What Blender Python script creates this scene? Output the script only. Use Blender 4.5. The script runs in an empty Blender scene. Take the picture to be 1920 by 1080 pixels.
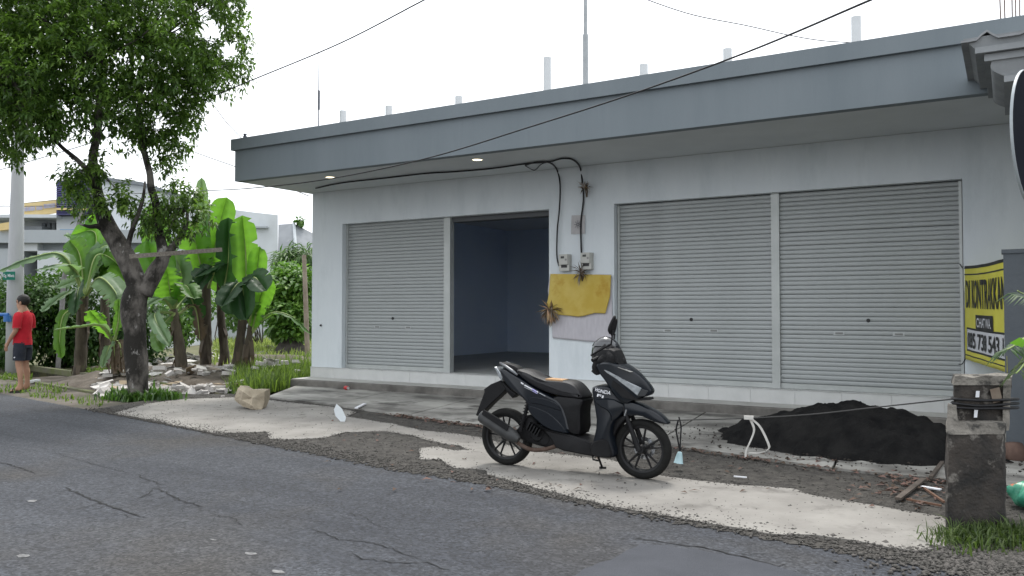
import bpy, bmesh, math, random
import numpy as np
from mathutils import Vector, Matrix
random.seed(7); RNG = np.random.default_rng(7)
S = bpy.context.scene
COL = S.collection
R = math.radians

# ------------------------------------------------------------------ camera
FPX, CAMH = 1550.0, 1.45
YAW = math.atan((960 + 1607) / FPX)          # facade runs along X, recedes to the left
PITCH = math.atan(42 / FPX)
FW = np.array([-math.cos(YAW), math.sin(YAW), 0.0]); RT = np.array([math.sin(YAW), math.cos(YAW), 0.0])
F3 = FW * math.cos(PITCH) + np.array([0, 0, math.sin(PITCH)]); UP = np.cross(RT, F3)
CAM = np.array([0, 0, CAMH])
cd = bpy.data.cameras.new('camera'); co = bpy.data.objects.new('camera', cd); COL.objects.link(co)
cd.sensor_width = 36; cd.lens = 36 * FPX / 1920; cd.clip_start = 0.05; cd.clip_end = 2000
mw = Matrix.Identity(4)
for i in range(3):
    mw[i][0] = RT[i]; mw[i][1] = UP[i]; mw[i][2] = -F3[i]; mw[i][3] = CAM[i]
co.matrix_world = mw; S.camera = co

# ------------------------------------------------------------------ sky, sun, exposure (overcast, sun behind the building)
SUN_EL, SUN_AZ = 62.0, 25.0                  # azimuth measured from +Y towards -X
w = bpy.data.worlds.new('World'); S.world = w; w.use_nodes = True
nt = w.node_tree; nt.nodes.clear()
sky = nt.nodes.new('ShaderNodeTexSky'); sky.sky_type = 'NISHITA'; sky.sun_disc = False
sky.sun_elevation = R(SUN_EL); sky.sun_rotation = R(-SUN_AZ); sky.dust_density = 6; sky.air_density = 1.0
hs = nt.nodes.new('ShaderNodeHueSaturation'); hs.inputs['Saturation'].default_value = 0.22
mixc = nt.nodes.new('ShaderNodeMixRGB'); mixc.inputs[0].default_value = 0.72; mixc.inputs[2].default_value = (9.6, 10.0, 10.5, 1)
bg = nt.nodes.new('ShaderNodeBackground'); bg.inputs[1].default_value = 0.13
wo = nt.nodes.new('ShaderNodeOutputWorld')
nt.links.new(sky.outputs[0], hs.inputs['Color']); nt.links.new(hs.outputs[0], mixc.inputs[1])
nt.links.new(mixc.outputs[0], bg.inputs[0]); nt.links.new(bg.outputs[0], wo.inputs[0])
sl = bpy.data.lights.new('sun', 'SUN'); sl.energy = 1.5; sl.angle = R(12); sl.color = (1, .96, .9)
so = bpy.data.objects.new('sun', sl); COL.objects.link(so)
sd = Vector((math.sin(R(SUN_AZ)) * math.cos(R(SUN_EL)), -math.cos(R(SUN_AZ)) * math.cos(R(SUN_EL)), -math.sin(R(SUN_EL))))
so.rotation_euler = sd.to_track_quat('-Z', 'Y').to_euler()
S.view_settings.view_transform = 'Standard'; S.view_settings.look = 'None'
S.view_settings.exposure = 0.66; S.view_settings.gamma = 1

# ------------------------------------------------------------------ pixel helpers (photo 1920x1080)
def ray(px, py): return F3 + RT * ((px - 960) / FPX) + UP * ((540 - py) / FPX)
def G(px, py, z=0.0):
    r = ray(px, py); return CAM + r * ((z - CAMH) / r[2])
def PY(px, py, y):
    r = ray(px, py); return CAM + r * (y / r[1])
def PD(px, py, d):
    r = ray(px, py); return CAM + r * (d / (r @ FW))
V = Vector

# ------------------------------------------------------------------ materials
MATS = {}
def lk(nt, a, b): nt.links.new(a, b)
def M(name, c1, c2=None, scale=4, rough=.8, bump=0, bscale=60, metal=0, spec=.4, trans=0, tcol=None, var=False,
      ramp=(.35, .65), c3=None, s3=30, r3=(.62, .68), emit=0, coat=0, detail=6, alpha=1, stretch=None):
    if name in MATS: return MATS[name]
    m = bpy.data.materials.new(name); m.use_nodes = True; MATS[name] = m
    nt = m.node_tree; N = nt.nodes; b = N['Principled BSDF']
    c1 = tuple(c1) + (1,); c2 = (tuple(c2) + (1,)) if c2 else None
    tc = N.new('ShaderNodeTexCoord'); vec = tc.outputs['Object']
    if stretch:
        mp = N.new('ShaderNodeMapping'); mp.inputs['Scale'].default_value = stretch; lk(nt, vec, mp.inputs[0]); vec = mp.outputs[0]
    col = None
    if c2:
        n = N.new('ShaderNodeTexNoise'); n.inputs['Scale'].default_value = scale; n.inputs['Detail'].default_value = detail
        n.inputs['Roughness'].default_value = .6; lk(nt, vec, n.inputs['Vector'])
        r = N.new('ShaderNodeValToRGB'); r.color_ramp.elements[0].position = ramp[0]; r.color_ramp.elements[1].position = ramp[1]
        r.color_ramp.elements[0].color = c1; r.color_ramp.elements[1].color = c2
        lk(nt, n.outputs['Fac'], r.inputs[0]); col = r.outputs[0]
    if c3:
        n3 = N.new('ShaderNodeTexNoise'); n3.inputs['Scale'].default_value = s3; n3.inputs['Detail'].default_value = 8; n3.inputs['Roughness'].default_value = .65
        lk(nt, vec, n3.inputs['Vector'])
        r3n = N.new('ShaderNodeValToRGB'); r3n.color_ramp.elements[0].position = r3[0]; r3n.color_ramp.elements[1].position = r3[1]
        lk(nt, n3.outputs['Fac'], r3n.inputs[0])
        mx = N.new('ShaderNodeMixRGB'); lk(nt, r3n.outputs[0], mx.inputs[0])
        if col: lk(nt, col, mx.inputs[1])
        else: mx.inputs[1].default_value = c1
        mx.inputs[2].default_value = tuple(c3) + (1,); col = mx.outputs[0]
    if var:
        at = N.new('ShaderNodeAttribute'); at.attribute_name = 'var'
        hv = N.new('ShaderNodeHueSaturation')
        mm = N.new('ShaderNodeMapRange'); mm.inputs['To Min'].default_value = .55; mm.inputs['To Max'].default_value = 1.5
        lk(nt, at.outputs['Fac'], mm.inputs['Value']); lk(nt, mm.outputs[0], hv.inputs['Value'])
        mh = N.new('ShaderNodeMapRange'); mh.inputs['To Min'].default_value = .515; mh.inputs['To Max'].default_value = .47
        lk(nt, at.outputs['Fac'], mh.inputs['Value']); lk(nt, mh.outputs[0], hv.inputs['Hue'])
        if col: lk(nt, col, hv.inputs['Color'])
        else: hv.inputs['Color'].default_value = c1
        col = hv.outputs[0]
    if col: lk(nt, col, b.inputs['Base Color'])
    else: b.inputs['Base Color'].default_value = c1
    b.inputs['Roughness'].default_value = rough; b.inputs['Metallic'].default_value = metal
    b.inputs['Specular IOR Level'].default_value = spec; b.inputs['Coat Weight'].default_value = coat; b.inputs['Coat Roughness'].default_value = .12
    if emit: b.inputs['Emission Color'].default_value = c1; b.inputs['Emission Strength'].default_value = emit
    if alpha < 1: b.inputs['Alpha'].default_value = alpha
    if bump:
        nb = N.new('ShaderNodeTexNoise'); nb.inputs['Scale'].default_value = bscale; nb.inputs['Detail'].default_value = 5; lk(nt, vec, nb.inputs['Vector'])
        bp = N.new('ShaderNodeBump'); bp.inputs['Strength'].default_value = bump; bp.inputs['Distance'].default_value = .02
        lk(nt, nb.outputs['Fac'], bp.inputs['Height']); lk(nt, bp.outputs[0], b.inputs['Normal'])
    if trans:
        t = N.new('ShaderNodeBsdfTranslucent'); ms = N.new('ShaderNodeMixShader'); ms.inputs[0].default_value = trans
        if tcol: t.inputs[0].default_value = tuple(tcol) + (1,)
        elif col: lk(nt, col, t.inputs[0])
        else: t.inputs[0].default_value = c1
        if tcol and var:
            hv2 = N.new('ShaderNodeHueSaturation'); hv2.inputs['Color'].default_value = tuple(tcol) + (1,); lk(nt, mm.outputs[0], hv2.inputs['Value']); lk(nt, hv2.outputs[0], t.inputs[0])
        lk(nt, b.outputs[0], ms.inputs[1]); lk(nt, t.outputs[0], ms.inputs[2]); lk(nt, ms.outputs[0], N['Material Output'].inputs[0])
    return m

def asphalt():
    m = bpy.data.materials.new('asphalt'); m.use_nodes = True; nt = m.node_tree; N = nt.nodes; b = N['Principled BSDF']
    tc = N.new('ShaderNodeTexCoord'); v = tc.outputs['Object']
    def noise(s, d=6, r=.6, vec=None):
        n = N.new('ShaderNodeTexNoise'); n.inputs['Scale'].default_value = s; n.inputs['Detail'].default_value = d; n.inputs['Roughness'].default_value = r
        lk(nt, vec or v, n.inputs['Vector']); return n.outputs['Fac']
    def ramp(f, p0, c0, p1, c1):
        r = N.new('ShaderNodeValToRGB'); e = r.color_ramp.elements; e[0].position = p0; e[1].position = p1; e[0].color = c0; e[1].color = c1; lk(nt, f, r.inputs[0]); return r.outputs[0]
    def mix(f, a, c, mode='MIX'):
        x = N.new('ShaderNodeMixRGB'); x.blend_type = mode
        for i, q in ((0, f), (1, a), (2, c)):
            if hasattr(q, 'links'): lk(nt, q, x.inputs[i])
            else: x.inputs[i].default_value = q
        return x.outputs[0]
    mp = N.new('ShaderNodeMapping'); mp.inputs['Scale'].default_value = (.16, .9, 1); mp.inputs['Rotation'].default_value = (0, 0, R(9.7)); lk(nt, v, mp.inputs[0])
    base = ramp(noise(1.3, 5, .6, mp.outputs[0]), .3, (.026, .029, .037, 1), .7, (.063, .068, .079, 1))
    base = mix(ramp(noise(.55, 3), .50, (0, 0, 0, 1), .72, (.8, .8, .8, 1)), base, (.050, .045, .039, 1))
    ag = N.new('ShaderNodeTexVoronoi'); ag.inputs['Scale'].default_value = 60; lk(nt, v, ag.inputs['Vector'])
    agc = N.new('ShaderNodeSeparateColor'); lk(nt, ag.outputs['Color'], agc.inputs[0])
    base = mix(.75, base, ramp(agc.outputs[0], 0, (.35, .35, .35, 1), 1, (1.8, 1.8, 1.78, 1)), 'MULTIPLY')
    base = mix(.6, base, ramp(noise(11, 6, .75), .32, (.5, .5, .5, 1), .70, (1.5, 1.5, 1.5, 1)), 'MULTIPLY')
    base = mix(ramp(noise(26, 4, .7), .45, (0, 0, 0, 1), .8, (1, 1, 1, 1)), base, (.024, .024, .026, 1))
    fl = N.new('ShaderNodeTexVoronoi'); fl.inputs['Scale'].default_value = 17; lk(nt, v, fl.inputs['Vector'])
    base = mix(ramp(fl.outputs['Distance'], .035, (.8, .8, .8, 1), .06, (0, 0, 0, 1)), base, (.28, .275, .265, 1))
    # crazed cracks, only inside patches
    cr = N.new('ShaderNodeTexVoronoi'); cr.feature = 'DISTANCE_TO_EDGE'; cr.inputs['Scale'].default_value = 3.2
    wv = N.new('ShaderNodeMixRGB'); wv.blend_type = 'ADD'; wv.inputs[0].default_value = .25; lk(nt, v, wv.inputs[1])
    nn = N.new('ShaderNodeTexNoise'); nn.inputs['Scale'].default_value = 3; lk(nt, v, nn.inputs[0]); lk(nt, nn.outputs['Color'], wv.inputs[2]); lk(nt, wv.outputs[0], cr.inputs['Vector'])
    cl = ramp(cr.outputs['Distance'], .006, (1, 1, 1, 1), .018, (0, 0, 0, 1)); cm = ramp(noise(.8, 3), .52, (0, 0, 0, 1), .62, (1, 1, 1, 1))
    crack = mix(1.0, cl, cm, 'MULTIPLY')
    base = mix(mix(1.0, crack, (.75, .75, .75, 1), 'MULTIPLY'), base, (.022, .022, .024, 1))
    lk(nt, base, b.inputs['Base Color']); b.inputs['Roughness'].default_value = .82; b.inputs['Specular IOR Level'].default_value = .35
    bp = N.new('ShaderNodeBump'); bp.inputs['Strength'].default_value = .9; bp.inputs['Distance'].default_value = .01
    lk(nt, agc.outputs[0], bp.inputs['Height']); bp2 = N.new('ShaderNodeBump'); bp2.inputs['Strength'].default_value = .5; bp2.inputs['Distance'].default_value = .03
    lk(nt, noise(30, 4), bp2.inputs['Height']); lk(nt, bp.outputs[0], bp2.inputs['Normal']); lk(nt, bp2.outputs[0], b.inputs['Normal'])
    return m

# ------------------------------------------------------------------ mesh helpers
ORG = {}
class MB:
    def __init__(s): s.v = []; s.f = []
    def add(s, vs, fs):
        o = len(s.v); s.v += [tuple(map(float, p)) for p in vs]; s.f += [tuple(i + o for i in f) for f in fs]; return s
    def box(s, a, b):
        x0, y0, z0 = a; x1, y1, z1 = b
        return s.add([(x0,y0,z0),(x1,y0,z0),(x1,y1,z0),(x0,y1,z0),(x0,y0,z1),(x1,y0,z1),(x1,y1,z1),(x0,y1,z1)],
                     [(0,3,2,1),(4,5,6,7),(0,1,5,4),(1,2,6,5),(2,3,7,6),(3,0,4,7)])
    def obox(s, c, sx, sy, sz, rot):            # oriented box, rot = 3x3 Matrix
        vs = []
        for z in (-1, 1):
            for x, y in ((-1,-1),(1,-1),(1,1),(-1,1)): vs.append(V(c) + rot @ V((x*sx/2, y*sy/2, z*sz/2)))
        return s.add(vs, [(0,3,2,1),(4,5,6,7),(0,1,5,4),(1,2,6,5),(2,3,7,6),(3,0,4,7)])
    def tube(s, pts, rad, n=8, caps=True):
        pts = [V(p) for p in pts]; k = len(pts)
        if not hasattr(rad, '__len__'): rad = [rad] * k
        rings = []; prev = None
        for i, p in enumerate(pts):
            t = (pts[min(i+1, k-1)] - pts[max(i-1, 0)]).normalized()
            a = prev if prev is not None else (V((0,0,1)) if abs(t.z) < .9 else V((1,0,0)))
            u = (a - t * a.dot(t)).normalized(); prev = u; q = t.cross(u)
            rings.append([p + (u * math.cos(2*math.pi*j/n) + q * math.sin(2*math.pi*j/n)) * rad[i] for j in range(n)])
        vs = [p for r in rings for p in r]; fs = []
        for i in range(k-1):
            for j in range(n): fs.append((i*n+j, i*n+(j+1)%n, (i+1)*n+(j+1)%n, (i+1)*n+j))
        if caps: fs.append(tuple(range(n-1, -1, -1))); fs.append(tuple((k-1)*n+j for j in range(n)))
        return s.add(vs, fs)
    def lathe(s, prof, c, axis=(0,1,0), n=32, closed=False):   # prof: (radius, offset along axis)
        ax = V(axis).normalized(); a = V((0,0,1)) if abs(ax.z) < .9 else V((1,0,0)); u = (a - ax*a.dot(ax)).normalized(); q = ax.cross(u)
        vs = []; k = len(prof); fs = []
        for r, o in prof:
            for j in range(n): vs.append(V(c) + ax*o + (u*math.cos(2*math.pi*j/n) + q*math.sin(2*math.pi*j/n))*r)
        for i in range(k if closed else k-1):
            i2 = (i+1) % k
            for j in range(n): fs.append((i*n+j, i*n+(j+1)%n, i2*n+(j+1)%n, i2*n+j))
        return s.add(vs, fs)
    def prism(s, poly, z0, z1):
        n = len(poly); vs = [(p[0], p[1], z0) for p in poly] + [(p[0], p[1], z1) for p in poly]
        return s.add(vs, [tuple(range(n-1,-1,-1)), tuple(range(n, 2*n))] + [(i,(i+1)%n,n+(i+1)%n,n+i) for i in range(n)])
    def sheet(s, poly, z): return s.add([(p[0], p[1], z) for p in poly], [tuple(range(len(poly)))])
    def build(s, name, mat, parent=None, local=False, smooth=False, fixn=True):
        off = V((0,0,0)) if (local or parent is None) else ORG[parent]
        me = bpy.data.meshes.new(name)
        me.from_pydata([(a-off.x, b-off.y, c-off.z) for a, b, c in s.v], [], s.f)
        if fixn:
            bm = bmesh.new(); bm.from_mesh(me); bmesh.ops.recalc_face_normals(bm, faces=bm.faces); bm.to_mesh(me); bm.free()
        if smooth is True: me.shade_smooth()
        elif smooth: me.shade_smooth(); me.set_sharp_from_angle(angle=R(smooth))
        return link(name, me, mat, parent)
def link(name, me, mat, parent=None):
    o = bpy.data.objects.new(name, me); COL.objects.link(o)
    if mat and not me.materials: me.materials.append(mat)
    if parent is not None: o.parent = parent; ORG[o] = ORG[parent]
    else: ORG[o] = V((0,0,0))
    return o
def tag(o, label, cat, group=None):
    o['label'] = label; o['category'] = cat
    if group: o['group'] = group
    return o
def thing(name, label, cat, loc=(0,0,0), group=None):
    o = bpy.data.objects.new(name, None); COL.objects.link(o); o.location = V(loc); o.empty_display_size = .1; ORG[o] = V(loc)
    return tag(o, label, cat, group)
def struct(o): o['kind'] = 'structure'; return o
def stuff(o, label=None, cat=None):
    o['kind'] = 'stuff'
    if label: o['label'] = label; o['category'] = cat
    return o
def npmesh(name, verts, tris, mat, parent=None, var=None, smooth=True):
    me = bpy.data.meshes.new(name); nv, nf, k = len(verts), len(tris), tris.shape[1]
    off = np.array(ORG[parent]) if parent is not None else np.zeros(3)
    me.vertices.add(nv); me.vertices.foreach_set('co', (verts - off).astype(np.float32).ravel())
    me.loops.add(nf*k); me.loops.foreach_set('vertex_index', tris.astype(np.int32).ravel())
    me.polygons.add(nf); me.polygons.foreach_set('loop_start', np.arange(0, nf*k, k, dtype=np.int32)); me.polygons.foreach_set('loop_total', np.full(nf, k, dtype=np.int32))
    me.update(calc_edges=True)
    if var is not None:
        a = me.attributes.new('var', 'FLOAT', 'POINT'); a.data.foreach_set('value', var.astype(np.float32))
    if smooth: me.shade_smooth()
    return link(name, me, mat, parent)
def nrm(a): return a / np.maximum(np.linalg.norm(a, axis=-1, keepdims=True), 1e-6)
def leaves(pos, d, L, W, droop=.25, fold=.3, up=None):
    """folded leaf, 5 verts / 4 triangles each"""
    n = len(pos); d = nrm(d); up = np.tile([0,0,1.], (n,1)) if up is None else up
    s = nrm(np.cross(d, up) + RNG.normal(0, .25, (n,3))); nn = nrm(np.cross(s, d))
    L = L[:,None]; W = W[:,None]
    b = pos; m = pos + d*L*.5 + nn*L*.06; l = pos + d*L*.45 + s*W + nn*W*fold; r = pos + d*L*.45 - s*W + nn*W*fold; t = pos + d*L - nn*L*droop
    v = np.stack([b, l, m, r, t], 1).reshape(-1, 3)
    base = np.array([[0,2,1],[0,3,2],[2,4,1],[2,3,4]])
    f = (np.arange(n)[:,None,None]*5 + base[None]).reshape(-1, 3)
    return v, f
def grass(name, pts, h, mat, label, cat='grass', parent=None, wid=.012, lean=.5):
    n = len(pts); pts = np.array(pts); h = np.array(h)
    a = RNG.uniform(0, 2*math.pi, n); dx = np.stack([np.cos(a), np.sin(a), np.zeros(n)], 1); sx = np.stack([-np.sin(a), np.cos(a), np.zeros(n)], 1)
    le = (RNG.uniform(.05, 1, n)*lean)[:,None]; H = h[:,None]; w_ = (wid*RNG.uniform(.6, 1.3, n))[:,None]
    z = np.array([0,0,1.])
    p0 = pts - sx*w_; p1 = pts + sx*w_; m = pts + z*H*.6 + dx*H*le*.35; p2 = m - sx*w_*.8; p3 = m + sx*w_*.8; p4 = pts + z*H*(1-.3*le) + dx*H*le
    v = np.stack([p0, p1, p2, p3, p4], 1).reshape(-1,3); base = np.array([[0,1,3],[0,3,2],[2,3,4]])
    f = (np.arange(n)[:,None,None]*5 + base[None]).reshape(-1,3)
    o = npmesh(name, v, f, mat, parent, np.repeat(RNG.uniform(0,1,n), 5))
    return stuff(o, label, cat)
def in_poly(p, poly):
    x, y = p; c = False; j = len(poly)-1
    for i in range(len(poly)):
        if (poly[i][1] > y) != (poly[j][1] > y) and x < (poly[j][0]-poly[i][0])*(y-poly[i][1])/(poly[j][1]-poly[i][1])+poly[i][0]: c = not c
        j = i
    return c
def scatter(poly, n):
    xs = [p[0] for p in poly]; ys = [p[1] for p in poly]; out = []
    while len(out) < n:
        p = (random.uniform(min(xs), max(xs)), random.uniform(min(ys), max(ys)))
        if in_poly(p, poly): out.append(p)
    return out
def rough_poly(poly, step=.06, amp=.02, keep=None):
    """subdivide a polygon's edges and jitter them so that they look broken"""
    out = []; n = len(poly); ph = [random.uniform(0, 9) for _ in range(6)]
    for i in range(n):
        a = np.array(poly[i][:2]); b = np.array(poly[(i+1) % n][:2]); L = np.linalg.norm(b-a); k = max(1, int(L/step)); nv = np.array([-(b-a)[1], (b-a)[0]])/max(L, 1e-6)
        for j in range(k):
            p = a + (b-a)*j/k; s = p[0]*1.7 + p[1]*2.3
            q = amp*(math.sin(s*3+ph[0]) + .7*math.sin(s*7.3+ph[1]) + .5*math.sin(s*17+ph[2]) + random.gauss(0, .55))
            out.append(tuple(p + nv*q))
    return out
def text_mesh(body, size, ext=0.0, bold=0.0, align='LEFT'):
    c = bpy.data.curves.new('t', 'FONT'); c.body = body; c.size = size; c.extrude = ext; c.offset = bold; c.align_x = align; c.resolution_u = 3
    o = bpy.data.objects.new('t', c); COL.objects.link(o); dg = bpy.context.evaluated_depsgraph_get(); dg.update()
    me = bpy.data.meshes.new_from_object(o.evaluated_get(dg)); bpy.data.objects.remove(o); 
    vs = [tuple(v.co) for v in me.vertices]; fs = [tuple(p.vertices) for p in me.polygons]; bpy.data.meshes.remove(me)
    return vs, fs
def skinned(name, verts, edges, radii, mat, parent=None, local=True, root=0, sub=2):
    me = bpy.data.meshes.new(name); me.from_pydata([tuple(v) for v in verts], edges, []); o = bpy.data.objects.new(name, me); COL.objects.link(o)
    sk = o.modifiers.new('s', 'SKIN'); sk.use_smooth_shade = True; o.modifiers.new('u', 'SUBSURF').levels = sub
    for i, d in enumerate(me.skin_vertices[0].data):
        r = radii[i]; d.radius = r if hasattr(r, '__len__') else (r, r); d.use_root = (i == root)
    dg = bpy.context.evaluated_depsgraph_get(); dg.update(); m2 = bpy.data.meshes.new_from_object(o.evaluated_get(dg)); bpy.data.objects.remove(o); m2.name = name
    m2.materials.clear(); m2.shade_smooth(); return link(name, m2, mat, parent)
def noise3(p, s=1.0):
    from mathutils import noise
    return noise.noise(V(p)*s)

# =================================================================== SETTING: ground, road, forecourt
m_dirt = M('dirt', (.075,.064,.05), (.15,.132,.11), 1.5, .95, .6, 25, c3=(.055,.07,.03), s3=1.2, r3=(.52,.62))
m_lot = M('lot_soil', (.09,.10,.04), (.16,.15,.09), 1.1, .95, .6, 20)
m_gravel = M('gravel', (.034,.031,.028), (.085,.079,.07), 9, .92, 1.0, 90, c3=(.20,.19,.17), s3=55, r3=(.60,.70))
m_cream = M('cream_concrete', (.205,.194,.178), (.288,.275,.252), 1.6, .9, .35, 45, c3=(.12,.112,.10), s3=2.6, r3=(.55,.74))
m_apron = M('apron_concrete', (.12,.115,.105), (.40,.39,.36), .9, .75, .3, 40, c3=(.07,.066,.06), s3=1.3, r3=(.52,.66), stretch=(1,1.6,1))
# drain runs along the verge, left of the tree
dA = G(207,739); dB = G(52,713); dd = nrm((dB-dA)[:2]); dn = np.array([dd[1], -dd[0]]);
if dn[1] < 0: dn = -dn
DW = 1.05
def DU(u, v): p = dA[:2] + dd*u + dn*v; return (p[0], p[1])
g = MB(); Z = -.02
g.sheet([DU(-600,-600), DU(-600,0), DU(600,0), DU(600,-600)], Z); g.sheet([DU(-600,DW), DU(-600,900), DU(600,900), DU(600,DW)], Z)
g.sheet([DU(-600,0), DU(-600,DW), DU(0,DW), DU(0,0)], Z)
struct(g.build('ground', m_dirt))
d = MB()
d.add([(*DU(0,0),Z+.001),(*DU(600,0),Z+.001),(*DU(600,0),-.45),(*DU(0,0),-.45),(*DU(0,DW),Z+.001),(*DU(600,DW),Z+.001),(*DU(600,DW),-.45),(*DU(0,DW),-.45)],
      [(0,1,2,3),(4,7,6,5),(3,2,6,7),(0,3,7,4)])
struct(d.build('drain', M('drain_wall', (.035,.032,.022), (.09,.085,.03), 3, .9, .5, 20), fixn=False))
l = MB(); l.prism([DU(.02,-.12), DU(300,-.12), DU(300,0), DU(.02,0)], -.1, .015); l.prism([DU(.02,DW), DU(300,DW), DU(300,DW+.13), DU(.02,DW+.13)], -.1, .10)
struct(l.build('drain_kerb', M('mossy_kerb', (.14,.13,.10), (.10,.12,.035), 2.5, .9, .5, 30)))
road_far = [G(215,777), G(500,835), G(750,885), G(950,915)]
rf = [(-400, 73), (-60, 15.4), tuple(G(0,737)[:2])] + [tuple(p[:2]) for p in road_far] + [(-2.3,5.5), (-1.2,5.32), (0,5.18), (2,4.85), (20,1.8), (300,-46)]
rf2 = rough_poly(rf[1:-2], .15, .012)[:-1]
rb = [(300,-54.5), (-400, 64)]
rd = MB()
far = [rf[0]] + [p for p in rf2 if p[0] < 19] + [rf[-2], rf[-1]]
far = sorted(far, key=lambda p: p[0])
rd.sheet(far + [(300,-60), (-400, 60)], 0.0)
struct(rd.build('road', asphalt()))
road_obj = bpy.data.objects['road']
# lot soil with grass behind the drain
lot = MB(); lot.sheet([DU(-3.2,DW+.2), DU(-1.5,-.2), (-11.9,9.6), (-11.6,11.3), (-11.6,60), (-120,110), DU(60,DW+.2)], -.012)
struct(lot.build('lot', m_lot))
# verge of gravel between the road and the concrete apron
ap_far = 11.16
ap_edge = [(-10.55,9.62), (-8.9,9.37), (-7.57,9.02), (-6.37,8.75), (-5.73,8.66), (-3.13,8.4), (-2.45,8.22), (-1.37,7.93), (-.3,7.9), (3.5,7.5)]
gv = MB()
near = [p for p in far if -11.6 < p[0] < 3.6]
gv.sheet([(p[0], p[1]-.03) for p in near] + [(3.6,7.6)] + [(x, y+.05) for x, y in ap_edge[::-1]] + [(-11.2,10.3), (-12.3,9.2)], .004)
struct(gv.build('verge', m_gravel))
# cream concrete, broken edges
A = [(213,776),(274,758),(345,749),(439,746),(502,751),(567,758),(622,764),(668,774),(650,782),(700,790),(735,795),(790,808),(860,815),(905,822),(960,838),(990,846),(1091,858),(1149,864),
     (1236,893),(1300,902),(1387,912),(1490,918),(1523,930),(1657,953),(1770,972),(1800,990),(1786,1024),(1719,1037),(1671,1031),(1599,1016),(1527,1005),(1455,1004),(1383,993),(1311,981),(1192,960),
     (1115,943),(1031,924),(972,907),(912,892),(909,883),(852,879),(837,871),(828,863),(788,863),(787,842),(817,838),(832,842),(850,846),(878,845),(862,838),(817,831),(775,819),(724,810),(649,812),(611,822),(536,826),(503,824),(499,811),(442,813),(390,812),(300,792)]
cp = rough_poly([tuple(G(*p)[:2]) for p in A], .05, .007)
c = MB(); c.prism(cp, -.005, .011)
struct(c.build('concrete_strip', m_cream))
# building apron: separate slabs with open joints
apn = MB().build('apron', m_apron) if False else None
aprt = bpy.data.objects.new('apron', None); COL.objects.link(aprt); aprt['kind'] = 'structure'; ORG[aprt] = V((0,0,0))
def ape(x):
    for (x0,y0),(x1,y1) in zip(ap_edge, ap_edge[1:]):
        if x0 <= x <= x1: return y0 + (y1-y0)*(x-x0)/(x1-x0)
    return ap_edge[0][1] if x < ap_edge[0][0] else ap_edge[-1][1]
jx = [-10.55, -8.86, -7.05, -5.2, -3.3, -1.4, .7, 3.4]
for a, b in zip(jx, jx[1:]):
    a += .012; b -= .012; s = MB(); n = 8; top = []; xs = [a+(b-a)*i/n for i in range(n+1)]
    skew = -.75 if a < -8.8 else 0
    edge = [(x, ape(x) + random.gauss(0,.008)) for x in xs]
    back = [(x - (.9 if x < -10.5 else .32), ap_far) for x in xs]
    vs = []; fs = []
    for (x, y), (bx, by) in zip(edge, back):
        vs += [(x, y, -.03), (x, y, .028), (bx, by, .052), (bx, by, -.03)]
    for i in range(n):
        o = 4*i
        for k in range(4): fs.append((o+k, o+(k+1)%4, o+4+(k+1)%4, o+4+k))
    fs += [(0,1,2,3), (4*n+3,4*n+2,4*n+1,4*n)]
    s.add(vs, fs); s.build('slab', m_apron, aprt)
# asphalt cracks and old repair, traced on the road surface
m_crack = M('crack', (.012,.012,.013), (.022,.022,.022), 20, .95)
def crack(pts, wd, sub_=False):
    P = pts if sub_ else [G(*p)[:2] for p in pts]; fine = []
    for a, b in zip(P, P[1:]):
        k = max(2, int(np.linalg.norm(b-a)/.035))
        for j in range(k): fine.append(a + (b-a)*j/k + RNG.normal(0, .009, 2))
    fine.append(P[-1]); m = MB(); n = len(fine); vs = []
    for i, p in enumerate(fine):
        t = nrm(fine[min(i+1,n-1)] - fine[max(i-1,0)]); q = np.array([-t[1], t[0]])*wd*.55*(.25+abs(math.sin(i*.9))*.5+random.random()*.5)*min(1, .2+i/4, .2+(n-1-i)/4)
        vs += [(*(p+q), .004), (*(p-q), .004)]
        if not sub_ and random.random() < .16:
            an = random.uniform(.4,1.2)*random.choice((-1,1)); L = random.uniform(.06,.30); ca, sa = math.cos(an), math.sin(an); t2 = np.array([t[0]*ca-t[1]*sa, t[0]*sa+t[1]*ca]); crack([p, p+t2*L*.5+RNG.normal(0,.02,2), p+t2*L], wd*.5, True)
    m.add(vs, [(2*i, 2*i+1, 2*i+3, 2*i+2) for i in range(n-1)]); m.build('crack', m_crack, road_obj)
def cz(pts): return [(x/3, 780+y/3) for x, y in pts]
crack(cz([(0,262),(60,275),(140,300),(200,325)]), .016)
crack(cz([(355,400),(470,450),(560,488),(680,528),(820,575)]), .017)
crack(cz([(780,325),(800,350),(880,375),(940,395)]), .012)
crack(cz([(600,410),(700,385),(795,362)]), .006)
crack(cz([(860,405),(930,430),(990,465),(1060,490),(1160,515)]), .013)
crack(cz([(750,465),(800,458),(850,430),(862,408)]), .010)
crack(cz([(1180,560),(1300,570),(1370,625)]), .007)
crack(cz([(250,205),(330,215),(430,245),(560,280),(740,330)]), .006)
crack([(580,990),(640,1012),(700,1018),(760,1040),(800,1052)], .008)
crack([(655,1035),(680,1048),(740,1056),(800,1056),(850,1075)], .010)
crack([(610,1000),(628,995)], .006)
crack([(1180,1008),(1250,1018),(1330,1030),(1400,1045),(1460,1062),(1478,1057)], .014)
crack([(640,958),(690,975),(720,990)], .006)
pt = MB(); pt.sheet(rough_poly([tuple(G(*p)[:2]) for p in [(1085,1076),(1200,1020),(1330,1034),(1440,1056),(1520,1079),(1700,1140),(1300,1190),(1000,1130)]], .08, .012), .003)
pt.build('repair_patch', M('repair_asphalt', (.042,.046,.056), (.054,.058,.070), 3, .8, .5, 120), road_obj)
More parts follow.
